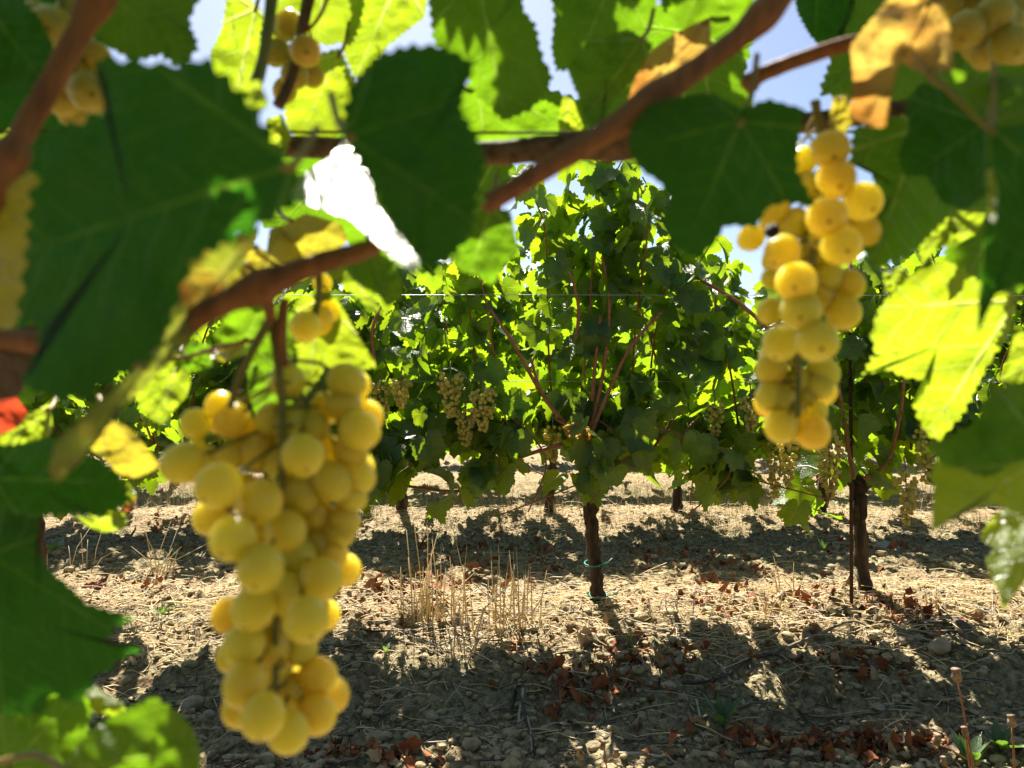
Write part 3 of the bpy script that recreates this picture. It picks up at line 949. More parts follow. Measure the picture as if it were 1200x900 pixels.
def mid_bunch(px, py, d, n, L, W, label, seed, far=False, r=.0082, group='bunches on the row opposite'):
    o = P(px, py, d)
    b = empty('grape_bunch', o)
    tag(b, label, 'grapes', group)
    pl = small_bunch_mesh(seed, int(n * 1.5), L, W, r)
    mb = MB()
    mb.tube([o + Vector((0, .02, .05)), o + Vector((0, .005, .02)), o + Vector((0, 0, -L * .5)), o + Vector((0, 0, -L * .95))], [.003, .003, .0022, .0015], 5)
    mb.build('stem', M['greenstem'], b)
    for p in pl:
        g = bpy.data.objects.new('grape', GRAPE_MID[0]); col.objects.link(g)
        g.parent = b; g.location = p
        rr = r * random.uniform(.85, 1.1)
        g.scale = (rr, rr, rr)
    return b


for k, (px, py, dd, n, L, W, lab) in enumerate(MID_BUNCHES):
    mid_bunch(px, py, dd, n, L, W, lab, 50 + k)


# ---------------------------------------------------------------- the near leaves, one by one
def hero_leaf(label, J, T, outline, d, g=(0.0, 0.0), mat='green', lit=None, fold=.006, curl=.004, tooth=1.0, petiole=True, centre=None, seed=None, pet_px=None):
    """a leaf of the near vine: its outline as seen, laid on a tilted, folded and rippled surface at its own distance d"""
    rs = np.random.default_rng(abs(hash(label)) % 100000 if seed is None else seed)
    rs = np.random.default_rng(sum(ord(c) * (i + 3) for i, c in enumerate(label)) if seed is None else seed)
    o = np.array(outline, dtype=float)
    # rounded polyline with the corners kept
    seg = np.roll(o, -1, 0) - o
    ln = np.hypot(seg[:, 0], seg[:, 1])
    per = ln.sum()
    Jp, Tp = np.array(J, float), np.array(T, float)
    L = np.hypot(*(Tp - Jp))
    n = int(min(420, max(120, per / 2.6)))
    cum = np.concatenate([[0], np.cumsum(ln)])
    s = np.linspace(0, per, n, endpoint=False)
    oc = np.vstack([o, o[:1]])
    q = np.stack([np.interp(s, cum, oc[:, 0]), np.interp(s, cum, oc[:, 1])], 1)
    for _ in range(2):
        q = .25 * np.roll(q, 1, 0) + .5 * q + .25 * np.roll(q, -1, 0)
    area = np.sum(q[:, 0] * np.roll(q[:, 1], -1) - np.roll(q[:, 0], -1) * q[:, 1])
    tan = np.roll(q, -1, 0) - np.roll(q, 1, 0)
    nor = np.stack([tan[:, 1], -tan[:, 0]], 1) / (np.hypot(tan[:, 0], tan[:, 1])[:, None] + 1e-9)
    if area < 0: nor = -nor
    size = math.sqrt(abs(area) / 2)
    tp = size * .095                                                   # spacing of the teeth
    ph = s / tp + .35 * vnoise(s / (tp * 2.5), np.zeros(n), int(rs.integers(1, 999))) * 2
    f = ph - np.floor(ph)
    saw = np.where(f < .62, f / .62, (1 - f) / .38)
    amp = size * .036 * tooth * (.6 + .8 * vnoise(s / (tp * 1.3), np.ones(n), int(rs.integers(1, 999))))
    q = q + nor * ((saw - .45) * amp)[:, None]
    c = np.array(centre, float) if centre else q.mean(0)
    rings = 14
    pts = [c]
    for k in range(1, rings + 1):
        pts.extend(c + (q - c) * (k / rings))
    pts = np.array(pts)
    e = (Tp - Jp) / L
    rel = (pts - Jp)
    u = rel @ e / L
    v = (rel[:, 0] * -e[1] + rel[:, 1] * e[0]) / L
    ex = (pts - c) / 100
    px_m = d / FPX
    rr = np.hypot(u, v)
    ang = np.arctan2(v, u)
    wob = (fbm(pts[:, 0] / (size * .55) + 7, pts[:, 1] / (size * .55) + rs.random() * 50, 3, int(rs.integers(1, 99)))) * 2
    puck = (fbm(pts[:, 0] / (size * .16) + 3, pts[:, 1] / (size * .16), 2, int(rs.integers(1, 99))))
    dep = d + g[0] * ex[:, 0] + g[1] * ex[:, 1] + fold * np.abs(v) * rs.choice([-1, 1]) + curl * 1.6 * wob + .0022 * puck + curl * np.sin(4.5 * ang) * rr * rr * .6
    V = np.stack([(pts[:, 0] - 600) / FPX * dep, dep, CAM_H - (pts[:, 1] - 450) / FPX * dep], 1)
    tri = np.array([(0, 1 + (i + 1) % n, 1 + i) for i in range(n)])
    i = np.arange(n)
    quads = np.concatenate([np.stack([1 + k * n + i, 1 + k * n + (i + 1) % n, 1 + (k + 1) * n + (i + 1) % n, 1 + (k + 1) * n + i], 1) for k in range(rings - 1)])
    at = np.stack([u, v, np.full(len(u), .25 + .5 * rs.random())], 1)
    # petiole junction in the world
    jd = float(d + g[0] * (Jp[0] - c[0]) / 100 + g[1] * (Jp[1] - c[1]) / 100)
    jw = P(Jp[0], Jp[1], jd)
    root = empty('vine_leaf', jw)
    tag(root, label, 'leaf', 'leaves of the near vine')
    link_mesh('blade', np_mesh('blade', V, [tri, quads], at), M[mat], root)
    if petiole:
        pl = pet_px or [(Jp[0] - e[0] * size * .18, Jp[1] - e[1] * size * .18), (Jp[0] - e[0] * size * .3, Jp[1] - e[1] * size * .35 - size * .15)]
        mb = MB()
        far = [P(x, y, jd + .012 * (k + 1)) for k, (x, y) in enumerate(pl)]
        mb.tube(smooth_path([jw.lerp(P(c[0], c[1], d), .06)] + [jw] + far, 5), .0012, 7)
        mb.build('petiole', M['petiole'], root)
    smp = [tuple(x) for x in V[::max(1, len(V) // 90)]]
    if lit is True: LIT.extend(smp)
    elif lit is False: DARK.extend(smp)
    elif lit == 'glint': GLINT.extend(smp)
    elif lit == 'half': HALF.extend(smp)
    elif lit == 'upper':
        mz = sum(p[2] for p in smp) / len(smp) - .012
        DARK.extend(p for p in smp if p[2] > mz + .012); LIT.extend(p for p in smp if p[2] < mz)
    return root


H = hero_leaf
# upper left
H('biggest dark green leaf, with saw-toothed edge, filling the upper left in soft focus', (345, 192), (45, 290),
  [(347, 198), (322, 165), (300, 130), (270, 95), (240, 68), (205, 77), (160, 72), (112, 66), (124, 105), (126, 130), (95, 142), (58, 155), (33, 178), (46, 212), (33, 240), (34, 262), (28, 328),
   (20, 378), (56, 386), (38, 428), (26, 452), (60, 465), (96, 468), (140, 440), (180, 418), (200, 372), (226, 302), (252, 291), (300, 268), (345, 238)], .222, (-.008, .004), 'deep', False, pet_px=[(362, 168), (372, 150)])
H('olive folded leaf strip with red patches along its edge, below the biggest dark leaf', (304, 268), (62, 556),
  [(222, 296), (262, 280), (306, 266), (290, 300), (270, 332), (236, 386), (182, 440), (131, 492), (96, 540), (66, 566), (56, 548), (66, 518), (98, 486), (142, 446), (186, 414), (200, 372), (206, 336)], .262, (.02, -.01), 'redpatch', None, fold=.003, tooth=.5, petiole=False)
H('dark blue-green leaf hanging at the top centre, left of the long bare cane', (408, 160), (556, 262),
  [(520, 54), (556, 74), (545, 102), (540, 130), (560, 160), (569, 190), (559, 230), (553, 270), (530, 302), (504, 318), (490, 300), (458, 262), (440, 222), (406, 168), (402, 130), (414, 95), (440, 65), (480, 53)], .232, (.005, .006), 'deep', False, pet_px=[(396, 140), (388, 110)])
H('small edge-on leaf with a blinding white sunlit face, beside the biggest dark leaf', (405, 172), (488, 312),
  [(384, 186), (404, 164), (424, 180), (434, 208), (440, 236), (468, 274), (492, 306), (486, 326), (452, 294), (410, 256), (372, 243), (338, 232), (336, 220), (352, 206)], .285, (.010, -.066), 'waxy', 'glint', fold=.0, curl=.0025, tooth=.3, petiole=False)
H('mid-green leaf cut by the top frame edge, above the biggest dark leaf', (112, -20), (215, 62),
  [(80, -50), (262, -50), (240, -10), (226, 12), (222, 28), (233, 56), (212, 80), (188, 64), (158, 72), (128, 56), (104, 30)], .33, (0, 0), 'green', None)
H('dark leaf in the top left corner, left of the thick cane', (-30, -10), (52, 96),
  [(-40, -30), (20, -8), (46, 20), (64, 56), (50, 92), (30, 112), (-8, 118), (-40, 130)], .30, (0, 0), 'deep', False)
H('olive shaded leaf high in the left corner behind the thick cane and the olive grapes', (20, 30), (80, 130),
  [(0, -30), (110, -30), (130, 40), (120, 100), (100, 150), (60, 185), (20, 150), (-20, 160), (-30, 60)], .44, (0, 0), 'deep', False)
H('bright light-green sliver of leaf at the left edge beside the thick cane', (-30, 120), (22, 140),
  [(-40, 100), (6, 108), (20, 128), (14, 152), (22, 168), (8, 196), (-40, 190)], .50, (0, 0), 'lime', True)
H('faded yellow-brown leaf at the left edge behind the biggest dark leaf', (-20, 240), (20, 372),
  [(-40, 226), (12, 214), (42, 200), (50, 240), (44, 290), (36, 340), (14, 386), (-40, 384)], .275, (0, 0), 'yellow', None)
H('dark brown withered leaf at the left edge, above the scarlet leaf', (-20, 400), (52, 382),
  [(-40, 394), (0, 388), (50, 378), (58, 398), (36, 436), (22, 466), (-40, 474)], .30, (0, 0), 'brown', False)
H('scarlet and maroon leaf glowing at the left edge', (-20, 470), (36, 484),
  [(-40, 454), (4, 455), (18, 464), (33, 484), (22, 500), (4, 508), (-40, 512)], .40, (0, 0), 'red', True)
H('glowing yellow-green leaf scrap beside the scarlet leaf', (56, 480), (6, 526),
  [(58, 472), (62, 500), (52, 526), (38, 518), (26, 520), (8, 532), (-6, 516), (10, 500), (30, 488)], .42, (0, 0), 'lime', True)
H('dark green leaf at the left edge, lying under the red-patched olive strip', (-10, 560), (148, 566),
  [(-40, 524), (24, 520), (60, 512), (100, 530), (130, 548), (149, 566), (150, 590), (122, 604), (80, 602), (44, 606), (-40, 624)], .30, (0, .008), 'deep', False)
H('large dark leaf with pointed lobes at the lower left edge', (-12, 650), (163, 760),
  [(-40, 604), (20, 602), (46, 608), (42, 640), (58, 668), (85, 690), (100, 706), (130, 716), (158, 725), (136, 735), (124, 750), (136, 758), (168, 760), (138, 774), (130, 786), (110, 790), (108, 806), (86, 826), (60, 812), (50, 838), (-40, 836)], .285, (0, .004), 'deep', False, tooth=.55)
H('golden yellow leaf with a ragged edge, left of the long golden bunch', (128, 488), (184, 546),
  [(100, 520), (112, 502), (127, 490), (150, 500), (168, 520), (188, 546), (170, 556), (158, 560), (138, 556), (126, 540), (108, 528)], .37, (0, 0), 'yellow', True)
H('pale lime leaf hanging left of the long golden bunch, above the golden yellow leaf', (212, 412), (186, 494),
  [(162, 442), (176, 424), (206, 412), (222, 424), (223, 450), (218, 466), (204, 480), (190, 498), (172, 488), (160, 468)], .43, (0, 0), 'lime', None)
H('small green leaf with a red rim under the golden yellow leaf', (140, 568), (158, 600),
  [(138, 566), (150, 564), (160, 580), (158, 594), (148, 600), (138, 590)], .41, (0, 0), 'rededge', None, petiole=False)
H('bright yellow leaf scrap just below the dark leaves at the left', (92, 604), (150, 612),
  [(84, 606), (110, 598), (138, 596), (150, 606), (146, 620), (122, 624), (100, 616)], .40, (0, 0), 'lime', True)
H('dull olive leaf at the bottom left corner beneath the large pointed leaf', (10, 900), (92, 812),
  [(-40, 836), (30, 828), (60, 802), (96, 806), (108, 832), (100, 870), (84, 908), (20, 940), (-40, 930)], .34, (0, 0), 'green', 'half')
H('small leaf shining white and yellow above the rounded bottom left leaf', (96, 820), (146, 832),
  [(94, 808), (112, 802), (124, 814), (144, 822), (148, 832), (132, 840), (110, 836), (96, 830)], .36, (0, -.03), 'lime', True, petiole=False)
H('rounded mid-green leaf at the bottom left, its midrib running to the right', (76, 902), (234, 878),
  [(70, 905), (92, 872), (112, 850), (148, 832), (180, 816), (204, 832), (224, 850), (234, 876), (236, 912), (150, 940), (60, 940)], .27, (0, -.012), 'green', None, pet_px=[(40, 885), (-10, 895)])
# top, left of centre
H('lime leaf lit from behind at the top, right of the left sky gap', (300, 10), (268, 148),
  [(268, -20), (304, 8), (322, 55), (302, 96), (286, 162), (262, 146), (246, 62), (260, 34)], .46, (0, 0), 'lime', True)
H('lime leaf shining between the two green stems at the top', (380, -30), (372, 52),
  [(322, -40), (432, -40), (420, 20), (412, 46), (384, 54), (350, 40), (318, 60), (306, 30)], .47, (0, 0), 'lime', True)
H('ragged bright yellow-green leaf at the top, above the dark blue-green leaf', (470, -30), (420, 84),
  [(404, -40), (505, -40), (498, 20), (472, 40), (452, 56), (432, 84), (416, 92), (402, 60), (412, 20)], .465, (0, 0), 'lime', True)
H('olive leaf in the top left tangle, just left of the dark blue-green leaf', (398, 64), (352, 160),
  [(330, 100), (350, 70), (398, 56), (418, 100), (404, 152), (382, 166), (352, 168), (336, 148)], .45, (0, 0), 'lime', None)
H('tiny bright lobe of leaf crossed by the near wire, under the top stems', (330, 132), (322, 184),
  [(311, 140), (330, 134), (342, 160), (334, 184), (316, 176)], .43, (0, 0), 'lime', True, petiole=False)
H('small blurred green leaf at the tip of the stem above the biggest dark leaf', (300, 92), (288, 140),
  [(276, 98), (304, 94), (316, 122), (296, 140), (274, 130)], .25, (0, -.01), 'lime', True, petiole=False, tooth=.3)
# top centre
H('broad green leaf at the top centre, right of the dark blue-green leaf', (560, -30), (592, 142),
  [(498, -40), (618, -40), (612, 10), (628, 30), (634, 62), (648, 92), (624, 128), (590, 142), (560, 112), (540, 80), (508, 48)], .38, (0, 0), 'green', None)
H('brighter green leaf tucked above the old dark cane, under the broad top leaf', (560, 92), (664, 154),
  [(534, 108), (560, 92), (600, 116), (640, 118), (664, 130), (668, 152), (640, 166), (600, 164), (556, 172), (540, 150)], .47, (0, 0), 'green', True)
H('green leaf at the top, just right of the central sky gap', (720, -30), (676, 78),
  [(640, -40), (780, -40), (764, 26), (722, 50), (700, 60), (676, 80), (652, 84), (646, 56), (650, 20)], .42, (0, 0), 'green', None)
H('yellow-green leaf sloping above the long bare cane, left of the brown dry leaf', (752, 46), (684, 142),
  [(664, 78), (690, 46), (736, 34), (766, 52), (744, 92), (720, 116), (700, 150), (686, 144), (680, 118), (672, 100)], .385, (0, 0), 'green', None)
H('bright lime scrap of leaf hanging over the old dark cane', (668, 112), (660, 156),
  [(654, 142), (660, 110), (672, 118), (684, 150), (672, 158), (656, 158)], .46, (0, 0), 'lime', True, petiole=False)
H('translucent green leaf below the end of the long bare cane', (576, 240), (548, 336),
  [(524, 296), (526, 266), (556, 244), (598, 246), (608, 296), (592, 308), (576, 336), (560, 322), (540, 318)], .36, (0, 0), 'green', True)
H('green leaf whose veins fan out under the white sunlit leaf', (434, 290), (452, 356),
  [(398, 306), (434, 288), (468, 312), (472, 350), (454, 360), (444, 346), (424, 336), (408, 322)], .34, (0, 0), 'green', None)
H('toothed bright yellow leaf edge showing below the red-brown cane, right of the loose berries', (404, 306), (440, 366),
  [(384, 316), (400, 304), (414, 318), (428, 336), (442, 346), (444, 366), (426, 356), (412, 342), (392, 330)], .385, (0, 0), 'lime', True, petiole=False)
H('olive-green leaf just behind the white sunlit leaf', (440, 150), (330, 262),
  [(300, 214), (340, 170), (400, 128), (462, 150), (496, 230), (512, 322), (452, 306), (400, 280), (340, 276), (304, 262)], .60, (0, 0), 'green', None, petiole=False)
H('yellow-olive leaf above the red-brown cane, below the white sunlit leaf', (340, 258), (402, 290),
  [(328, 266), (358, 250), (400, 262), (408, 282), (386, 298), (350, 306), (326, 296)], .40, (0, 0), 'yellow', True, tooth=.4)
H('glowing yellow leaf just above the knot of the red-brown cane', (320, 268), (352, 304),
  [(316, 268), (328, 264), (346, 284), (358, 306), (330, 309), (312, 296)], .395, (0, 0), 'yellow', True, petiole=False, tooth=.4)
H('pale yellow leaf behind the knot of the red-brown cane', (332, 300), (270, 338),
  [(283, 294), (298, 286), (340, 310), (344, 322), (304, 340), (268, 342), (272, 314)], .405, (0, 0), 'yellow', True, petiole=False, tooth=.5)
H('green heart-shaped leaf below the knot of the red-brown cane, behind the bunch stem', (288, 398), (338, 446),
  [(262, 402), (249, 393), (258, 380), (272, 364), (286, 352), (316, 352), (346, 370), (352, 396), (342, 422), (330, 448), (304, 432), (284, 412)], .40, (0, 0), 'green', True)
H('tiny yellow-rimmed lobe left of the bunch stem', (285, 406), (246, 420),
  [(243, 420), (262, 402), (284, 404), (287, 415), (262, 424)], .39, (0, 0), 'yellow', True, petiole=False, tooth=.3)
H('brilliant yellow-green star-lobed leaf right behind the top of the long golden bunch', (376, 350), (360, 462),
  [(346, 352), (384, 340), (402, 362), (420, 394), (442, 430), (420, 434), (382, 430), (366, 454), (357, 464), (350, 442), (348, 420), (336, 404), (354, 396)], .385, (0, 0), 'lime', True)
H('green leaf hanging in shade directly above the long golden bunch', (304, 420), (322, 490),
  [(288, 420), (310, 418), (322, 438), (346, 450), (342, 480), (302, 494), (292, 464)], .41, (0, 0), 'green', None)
H('olive leaf left of the bunch stem, above the pale lime leaf', (248, 408), (204, 430),
  [(202, 428), (224, 400), (246, 404), (249, 430), (222, 436)], .37, (0, 0), 'green', True, petiole=False)
H('broad green leaf behind the old dark cane, left of the centre vine peak', (600, 150), (530, 280),
  [(500, 180), (520, 120), (600, 90), (690, 120), (700, 160), (640, 176), (600, 190), (590, 240), (560, 290), (516, 300), (490, 250)], .58, (0, 0), 'green', 'half', petiole=False)
H('dim green leaf behind the brown dry leaf at the top', (820, 40), (720, 140),
  [(716, 60), (760, 10), (860, -10), (886, 30), (872, 90), (884, 126), (820, 150), (740, 160), (702, 150)], .52, (0, 0), 'green', 'half', petiole=False)
H('dim leaf in the tangle left of the thick cane, upper left', (100, 90), (20, 230),
  [(30, 90), (110, 60), (160, 120), (120, 200), (60, 240), (10, 230), (-30, 190)], .66, (0, 0), 'green', 'half', petiole=False)
H('shaded leaf behind the faded yellow-brown leaf at the left edge', (40, 260), (10, 470),
  [(-40, 200), (60, 190), (90, 300), (80, 420), (40, 470), (-40, 500)], .56, (0, 0), 'green', 'half', petiole=False)
# right
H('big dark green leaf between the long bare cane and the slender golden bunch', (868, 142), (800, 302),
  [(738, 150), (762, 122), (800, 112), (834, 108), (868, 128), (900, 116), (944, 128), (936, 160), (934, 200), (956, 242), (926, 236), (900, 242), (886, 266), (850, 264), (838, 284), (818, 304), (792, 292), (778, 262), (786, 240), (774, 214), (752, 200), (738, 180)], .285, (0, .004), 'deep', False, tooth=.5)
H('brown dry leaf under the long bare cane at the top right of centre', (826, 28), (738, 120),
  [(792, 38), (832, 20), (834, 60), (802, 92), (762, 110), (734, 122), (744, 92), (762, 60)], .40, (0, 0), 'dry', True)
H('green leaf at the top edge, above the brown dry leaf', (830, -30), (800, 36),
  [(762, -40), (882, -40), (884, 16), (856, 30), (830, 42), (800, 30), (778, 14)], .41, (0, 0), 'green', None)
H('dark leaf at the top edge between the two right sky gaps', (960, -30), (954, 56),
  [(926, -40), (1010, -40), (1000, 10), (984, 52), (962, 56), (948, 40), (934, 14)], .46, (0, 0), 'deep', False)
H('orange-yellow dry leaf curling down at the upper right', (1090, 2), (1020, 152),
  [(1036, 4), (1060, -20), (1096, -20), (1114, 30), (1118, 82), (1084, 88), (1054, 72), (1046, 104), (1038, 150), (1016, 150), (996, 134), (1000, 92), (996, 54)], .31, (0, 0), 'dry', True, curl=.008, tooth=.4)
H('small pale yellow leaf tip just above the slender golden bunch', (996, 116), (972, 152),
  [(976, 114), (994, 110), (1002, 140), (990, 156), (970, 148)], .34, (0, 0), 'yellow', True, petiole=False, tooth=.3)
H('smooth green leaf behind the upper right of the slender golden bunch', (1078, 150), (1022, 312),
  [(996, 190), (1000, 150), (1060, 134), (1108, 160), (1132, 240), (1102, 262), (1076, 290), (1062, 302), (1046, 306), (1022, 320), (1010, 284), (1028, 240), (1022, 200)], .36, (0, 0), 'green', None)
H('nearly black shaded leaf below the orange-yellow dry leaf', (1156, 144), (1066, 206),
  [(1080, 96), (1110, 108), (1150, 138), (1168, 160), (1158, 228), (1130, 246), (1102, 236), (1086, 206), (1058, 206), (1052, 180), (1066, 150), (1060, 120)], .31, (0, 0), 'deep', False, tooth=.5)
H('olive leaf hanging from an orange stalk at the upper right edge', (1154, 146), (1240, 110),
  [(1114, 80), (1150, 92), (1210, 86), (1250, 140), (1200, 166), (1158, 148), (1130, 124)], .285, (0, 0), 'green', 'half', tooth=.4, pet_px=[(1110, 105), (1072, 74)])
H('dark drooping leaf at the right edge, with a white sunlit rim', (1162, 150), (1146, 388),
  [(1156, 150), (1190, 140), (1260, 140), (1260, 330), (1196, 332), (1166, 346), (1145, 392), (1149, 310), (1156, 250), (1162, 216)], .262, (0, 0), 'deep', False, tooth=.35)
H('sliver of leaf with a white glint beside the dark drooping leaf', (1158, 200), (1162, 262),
  [(1156, 202), (1162, 196), (1170, 222), (1166, 262), (1158, 254)], .245, (0, -.05), 'lime', True, petiole=False, tooth=.2)  # stands for the drooping leaf's sunlit rim, added as a pale sliver
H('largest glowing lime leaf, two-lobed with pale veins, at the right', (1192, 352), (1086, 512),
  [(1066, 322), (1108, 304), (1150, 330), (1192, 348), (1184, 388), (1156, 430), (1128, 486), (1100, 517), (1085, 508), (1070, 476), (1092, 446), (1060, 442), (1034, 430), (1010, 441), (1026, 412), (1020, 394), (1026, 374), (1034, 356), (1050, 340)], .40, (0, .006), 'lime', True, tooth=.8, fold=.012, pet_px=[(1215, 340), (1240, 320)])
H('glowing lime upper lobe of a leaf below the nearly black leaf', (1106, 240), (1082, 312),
  [(1100, 240), (1112, 246), (1156, 250), (1144, 274), (1122, 286), (1096, 292), (1080, 314), (1078, 290)], .416, (0, 0), 'lime', True)  # sunlit part of the smooth green leaf, put in as a lime piece
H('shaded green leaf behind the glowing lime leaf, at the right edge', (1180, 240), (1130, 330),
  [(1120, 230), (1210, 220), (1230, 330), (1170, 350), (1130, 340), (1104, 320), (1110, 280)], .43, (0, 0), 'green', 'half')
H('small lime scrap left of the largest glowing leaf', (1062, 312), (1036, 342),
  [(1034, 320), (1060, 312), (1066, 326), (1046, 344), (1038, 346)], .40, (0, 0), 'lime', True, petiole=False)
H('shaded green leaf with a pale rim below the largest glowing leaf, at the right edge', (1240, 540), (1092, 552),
  [(1250, 442), (1186, 448), (1152, 470), (1142, 498), (1106, 514), (1086, 522), (1098, 536), (1106, 546), (1124, 548), (1142, 556), (1160, 560), (1180, 548), (1206, 536), (1250, 520)], .275, (0, .0), 'green', 'half', tooth=.7)  # upper half of one leaf; its shadow is put in as darker green
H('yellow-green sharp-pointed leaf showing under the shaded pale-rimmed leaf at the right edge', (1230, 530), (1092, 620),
  [(1100, 540), (1088, 558), (1096, 572), (1093, 586), (1092, 622), (1130, 602), (1160, 590), (1204, 606), (1250, 600), (1250, 520), (1150, 530)], .29, (0, 0), 'lime', True, tooth=.8)  # lower half of that same leaf; its sunlight is put in as lime
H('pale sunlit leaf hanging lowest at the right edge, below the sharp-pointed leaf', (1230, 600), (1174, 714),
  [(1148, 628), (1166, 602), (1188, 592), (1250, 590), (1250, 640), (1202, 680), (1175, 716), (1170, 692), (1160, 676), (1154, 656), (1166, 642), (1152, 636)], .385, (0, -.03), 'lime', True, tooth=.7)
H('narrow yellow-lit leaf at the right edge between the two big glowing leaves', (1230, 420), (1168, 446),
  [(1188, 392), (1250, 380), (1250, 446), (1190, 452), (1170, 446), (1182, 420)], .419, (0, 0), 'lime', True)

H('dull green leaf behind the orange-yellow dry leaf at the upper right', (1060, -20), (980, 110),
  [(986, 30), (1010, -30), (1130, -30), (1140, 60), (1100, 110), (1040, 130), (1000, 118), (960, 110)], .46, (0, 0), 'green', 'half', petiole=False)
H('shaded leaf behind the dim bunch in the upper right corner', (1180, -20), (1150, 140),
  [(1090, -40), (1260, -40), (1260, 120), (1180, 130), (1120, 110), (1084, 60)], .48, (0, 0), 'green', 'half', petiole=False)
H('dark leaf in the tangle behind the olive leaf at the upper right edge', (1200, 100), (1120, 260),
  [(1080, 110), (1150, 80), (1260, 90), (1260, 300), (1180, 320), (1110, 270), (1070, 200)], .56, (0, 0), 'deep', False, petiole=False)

dl = H('curled brown dry leaf caught at the fork of the centre vine, above its trunk', (676, 498), (688, 522),
  [(658, 500), (676, 494), (690, 500), (694, 514), (686, 524), (676, 516), (664, 512)], 2.98, (0, 0), 'dry', None, curl=.02, petiole=False)
dl['group'] = 'dry leaves on the row opposite'

# ---------------------------------------------------------------- the near vine: canes, trunk and the added shade leaves over the camera
near = empty('grapevine', (-0.85, 0.5, gh(-0.85, 0.5)))
tag(near, 'near vine whose red-brown canes cross the top of the view in soft focus', 'vine')


def near_cane(pts, radii, mat='cane', name='cane', sides=12, knots=()):
    mb = MB()
    path = smooth_path([P(*p) for p in pts], 8)
    rr = np.interp(np.linspace(0, 1, len(path)), np.linspace(0, 1, len(radii)), radii)
    for i in range(len(path)):
        for k in knots:
            rr[i] *= 1 + .45 * math.exp(-((i / (len(path) - 1) - k) / .05) ** 2)
    mb.tube(path, list(rr), sides, wob=.05)
    return mb.build(name, M[mat], near)


near_cane([(150, -60, .29), (118, -8, .285), (70, 80, .28), (30, 150, .275), (2, 205, .27), (-30, 270, .27)], [.0046, .0044, .0042, .0042, .0046, .005], knots=(.22, .72))
near_cane([(446, 284, .285), (430, 292, .282), (370, 310, .28), (305, 336, .278), (240, 366, .276), (150, 420, .276), (30, 400, .29), (-60, 390, .30)], [.0028, .0034, .0040, .0046, .0042, .0040, .004, .004], knots=(.43,))
near_cane([(305, 338, .28), (313, 352, .288), (318, 375, .295)], [.0034, .0026, .0020])
near_cane([(960, -60, .31), (918, -8, .305), (870, 40, .30), (800, 92, .295), (730, 142, .29), (660, 186, .286), (600, 222, .284), (572, 238, .284)], [.0048, .0046, .0044, .0044, .0046, .0040, .0036, .0040], knots=(.22, .5))
near_cane([(1060, 128, .42), (960, 142, .42), (860, 152, .41), (740, 166, .40), (640, 174, .39), (560, 180, .39), (420, 175, .42), (300, 170, .46)], [.0050, .0055, .006, .0068, .0066, .006, .006, .006], 'oldcane', knots=(.45,))
near_cane([(872, 104, .34), (900, 84, .335), (985, 54, .33), (1060, 40, .33)], [.0034, .0033, .0032, .003], knots=(.15,))
near_cane([(572, 236, .284), (578, 246, .285)], [.0036, .0024])
near_cane([(322, -40, .36), (316, 20, .36), (308, 70, .35), (300, 98, .34)], [.0030, .0028, .0026, .003], 'greenstem', 'stem')
near_cane([(372, -40, .40), (356, 30, .40), (342, 90, .39), (326, 124, .385)], [.0026, .0026, .0026, .003], 'oldcane', 'stem')
near_cane([(392, -30, .39), (380, 8, .39), (366, 30, .395), (350, 40, .40)], [.0010, .0010, .0010, .0012], 'cane', 'tendril')
near_cane([(300, 288, .31), (304, 298, .305), (330, 312, .30), (352, 312, .29)], [.0009, .0009, .0010, .0013], 'cane', 'tendril')
near_cane([(284, 308, .30), (300, 318, .295), (310, 330, .285)], [.0011, .0011, .0014], 'cane', 'tendril')
near_cane([(300, 398, .36), (262, 406, .36), (220, 418, .37), (180, 424, .38)], [.0010, .0010, .0010, .0009], 'cane', 'tendril')
near_cane([(334, 350, .30), (330, 390, .30), (334, 430, .302)], [.0020, .0022, .0016], 'cane', 'stem')
near_cane([(318, 372, .298), (296, 410, .30), (278, 450, .302), (270, 478, .303)], [.0020, .0018, .0016, .0014], 'greenstem', 'stem')
# the trunk of this vine stands outside the frame at the left; its arm runs above the frame
b0 = near.location
mb = MB()
tp = smooth_path([b0 + Vector((0, 0, -.05)), b0 + Vector((.03, 0, .3)), b0 + Vector((-.02, .02, .7)), b0 + Vector((.03, 0, 1.1)), b0 + Vector((.12, -.12, 1.40)), b0 + Vector((.5, -.34, 1.52)), b0 + Vector((1.0, -.4, 1.54)), b0 + Vector((1.8, -.4, 1.53))], 6)
mb.tube(tp, [float(r) * random.uniform(.9, 1.12) for r in np.linspace(.036, .009, len(tp))], 11, wob=.12)
mb.build('trunk', M['bark'], near)

# wire of the near row
for (z, lab) in ((1.126, 'near wire in soft focus, showing dark across a bright leaf scrap at the top left'),):
    mb = MB(); mb.tube([(-6, .44, z), (-1, .44, z), (0, .44, z - .003), (1, .44, z), (6, .44, z)], .0008, 6)
    tag(mb.build('trellis_wire', M['iron']), lab, 'wire', 'trellis wires')

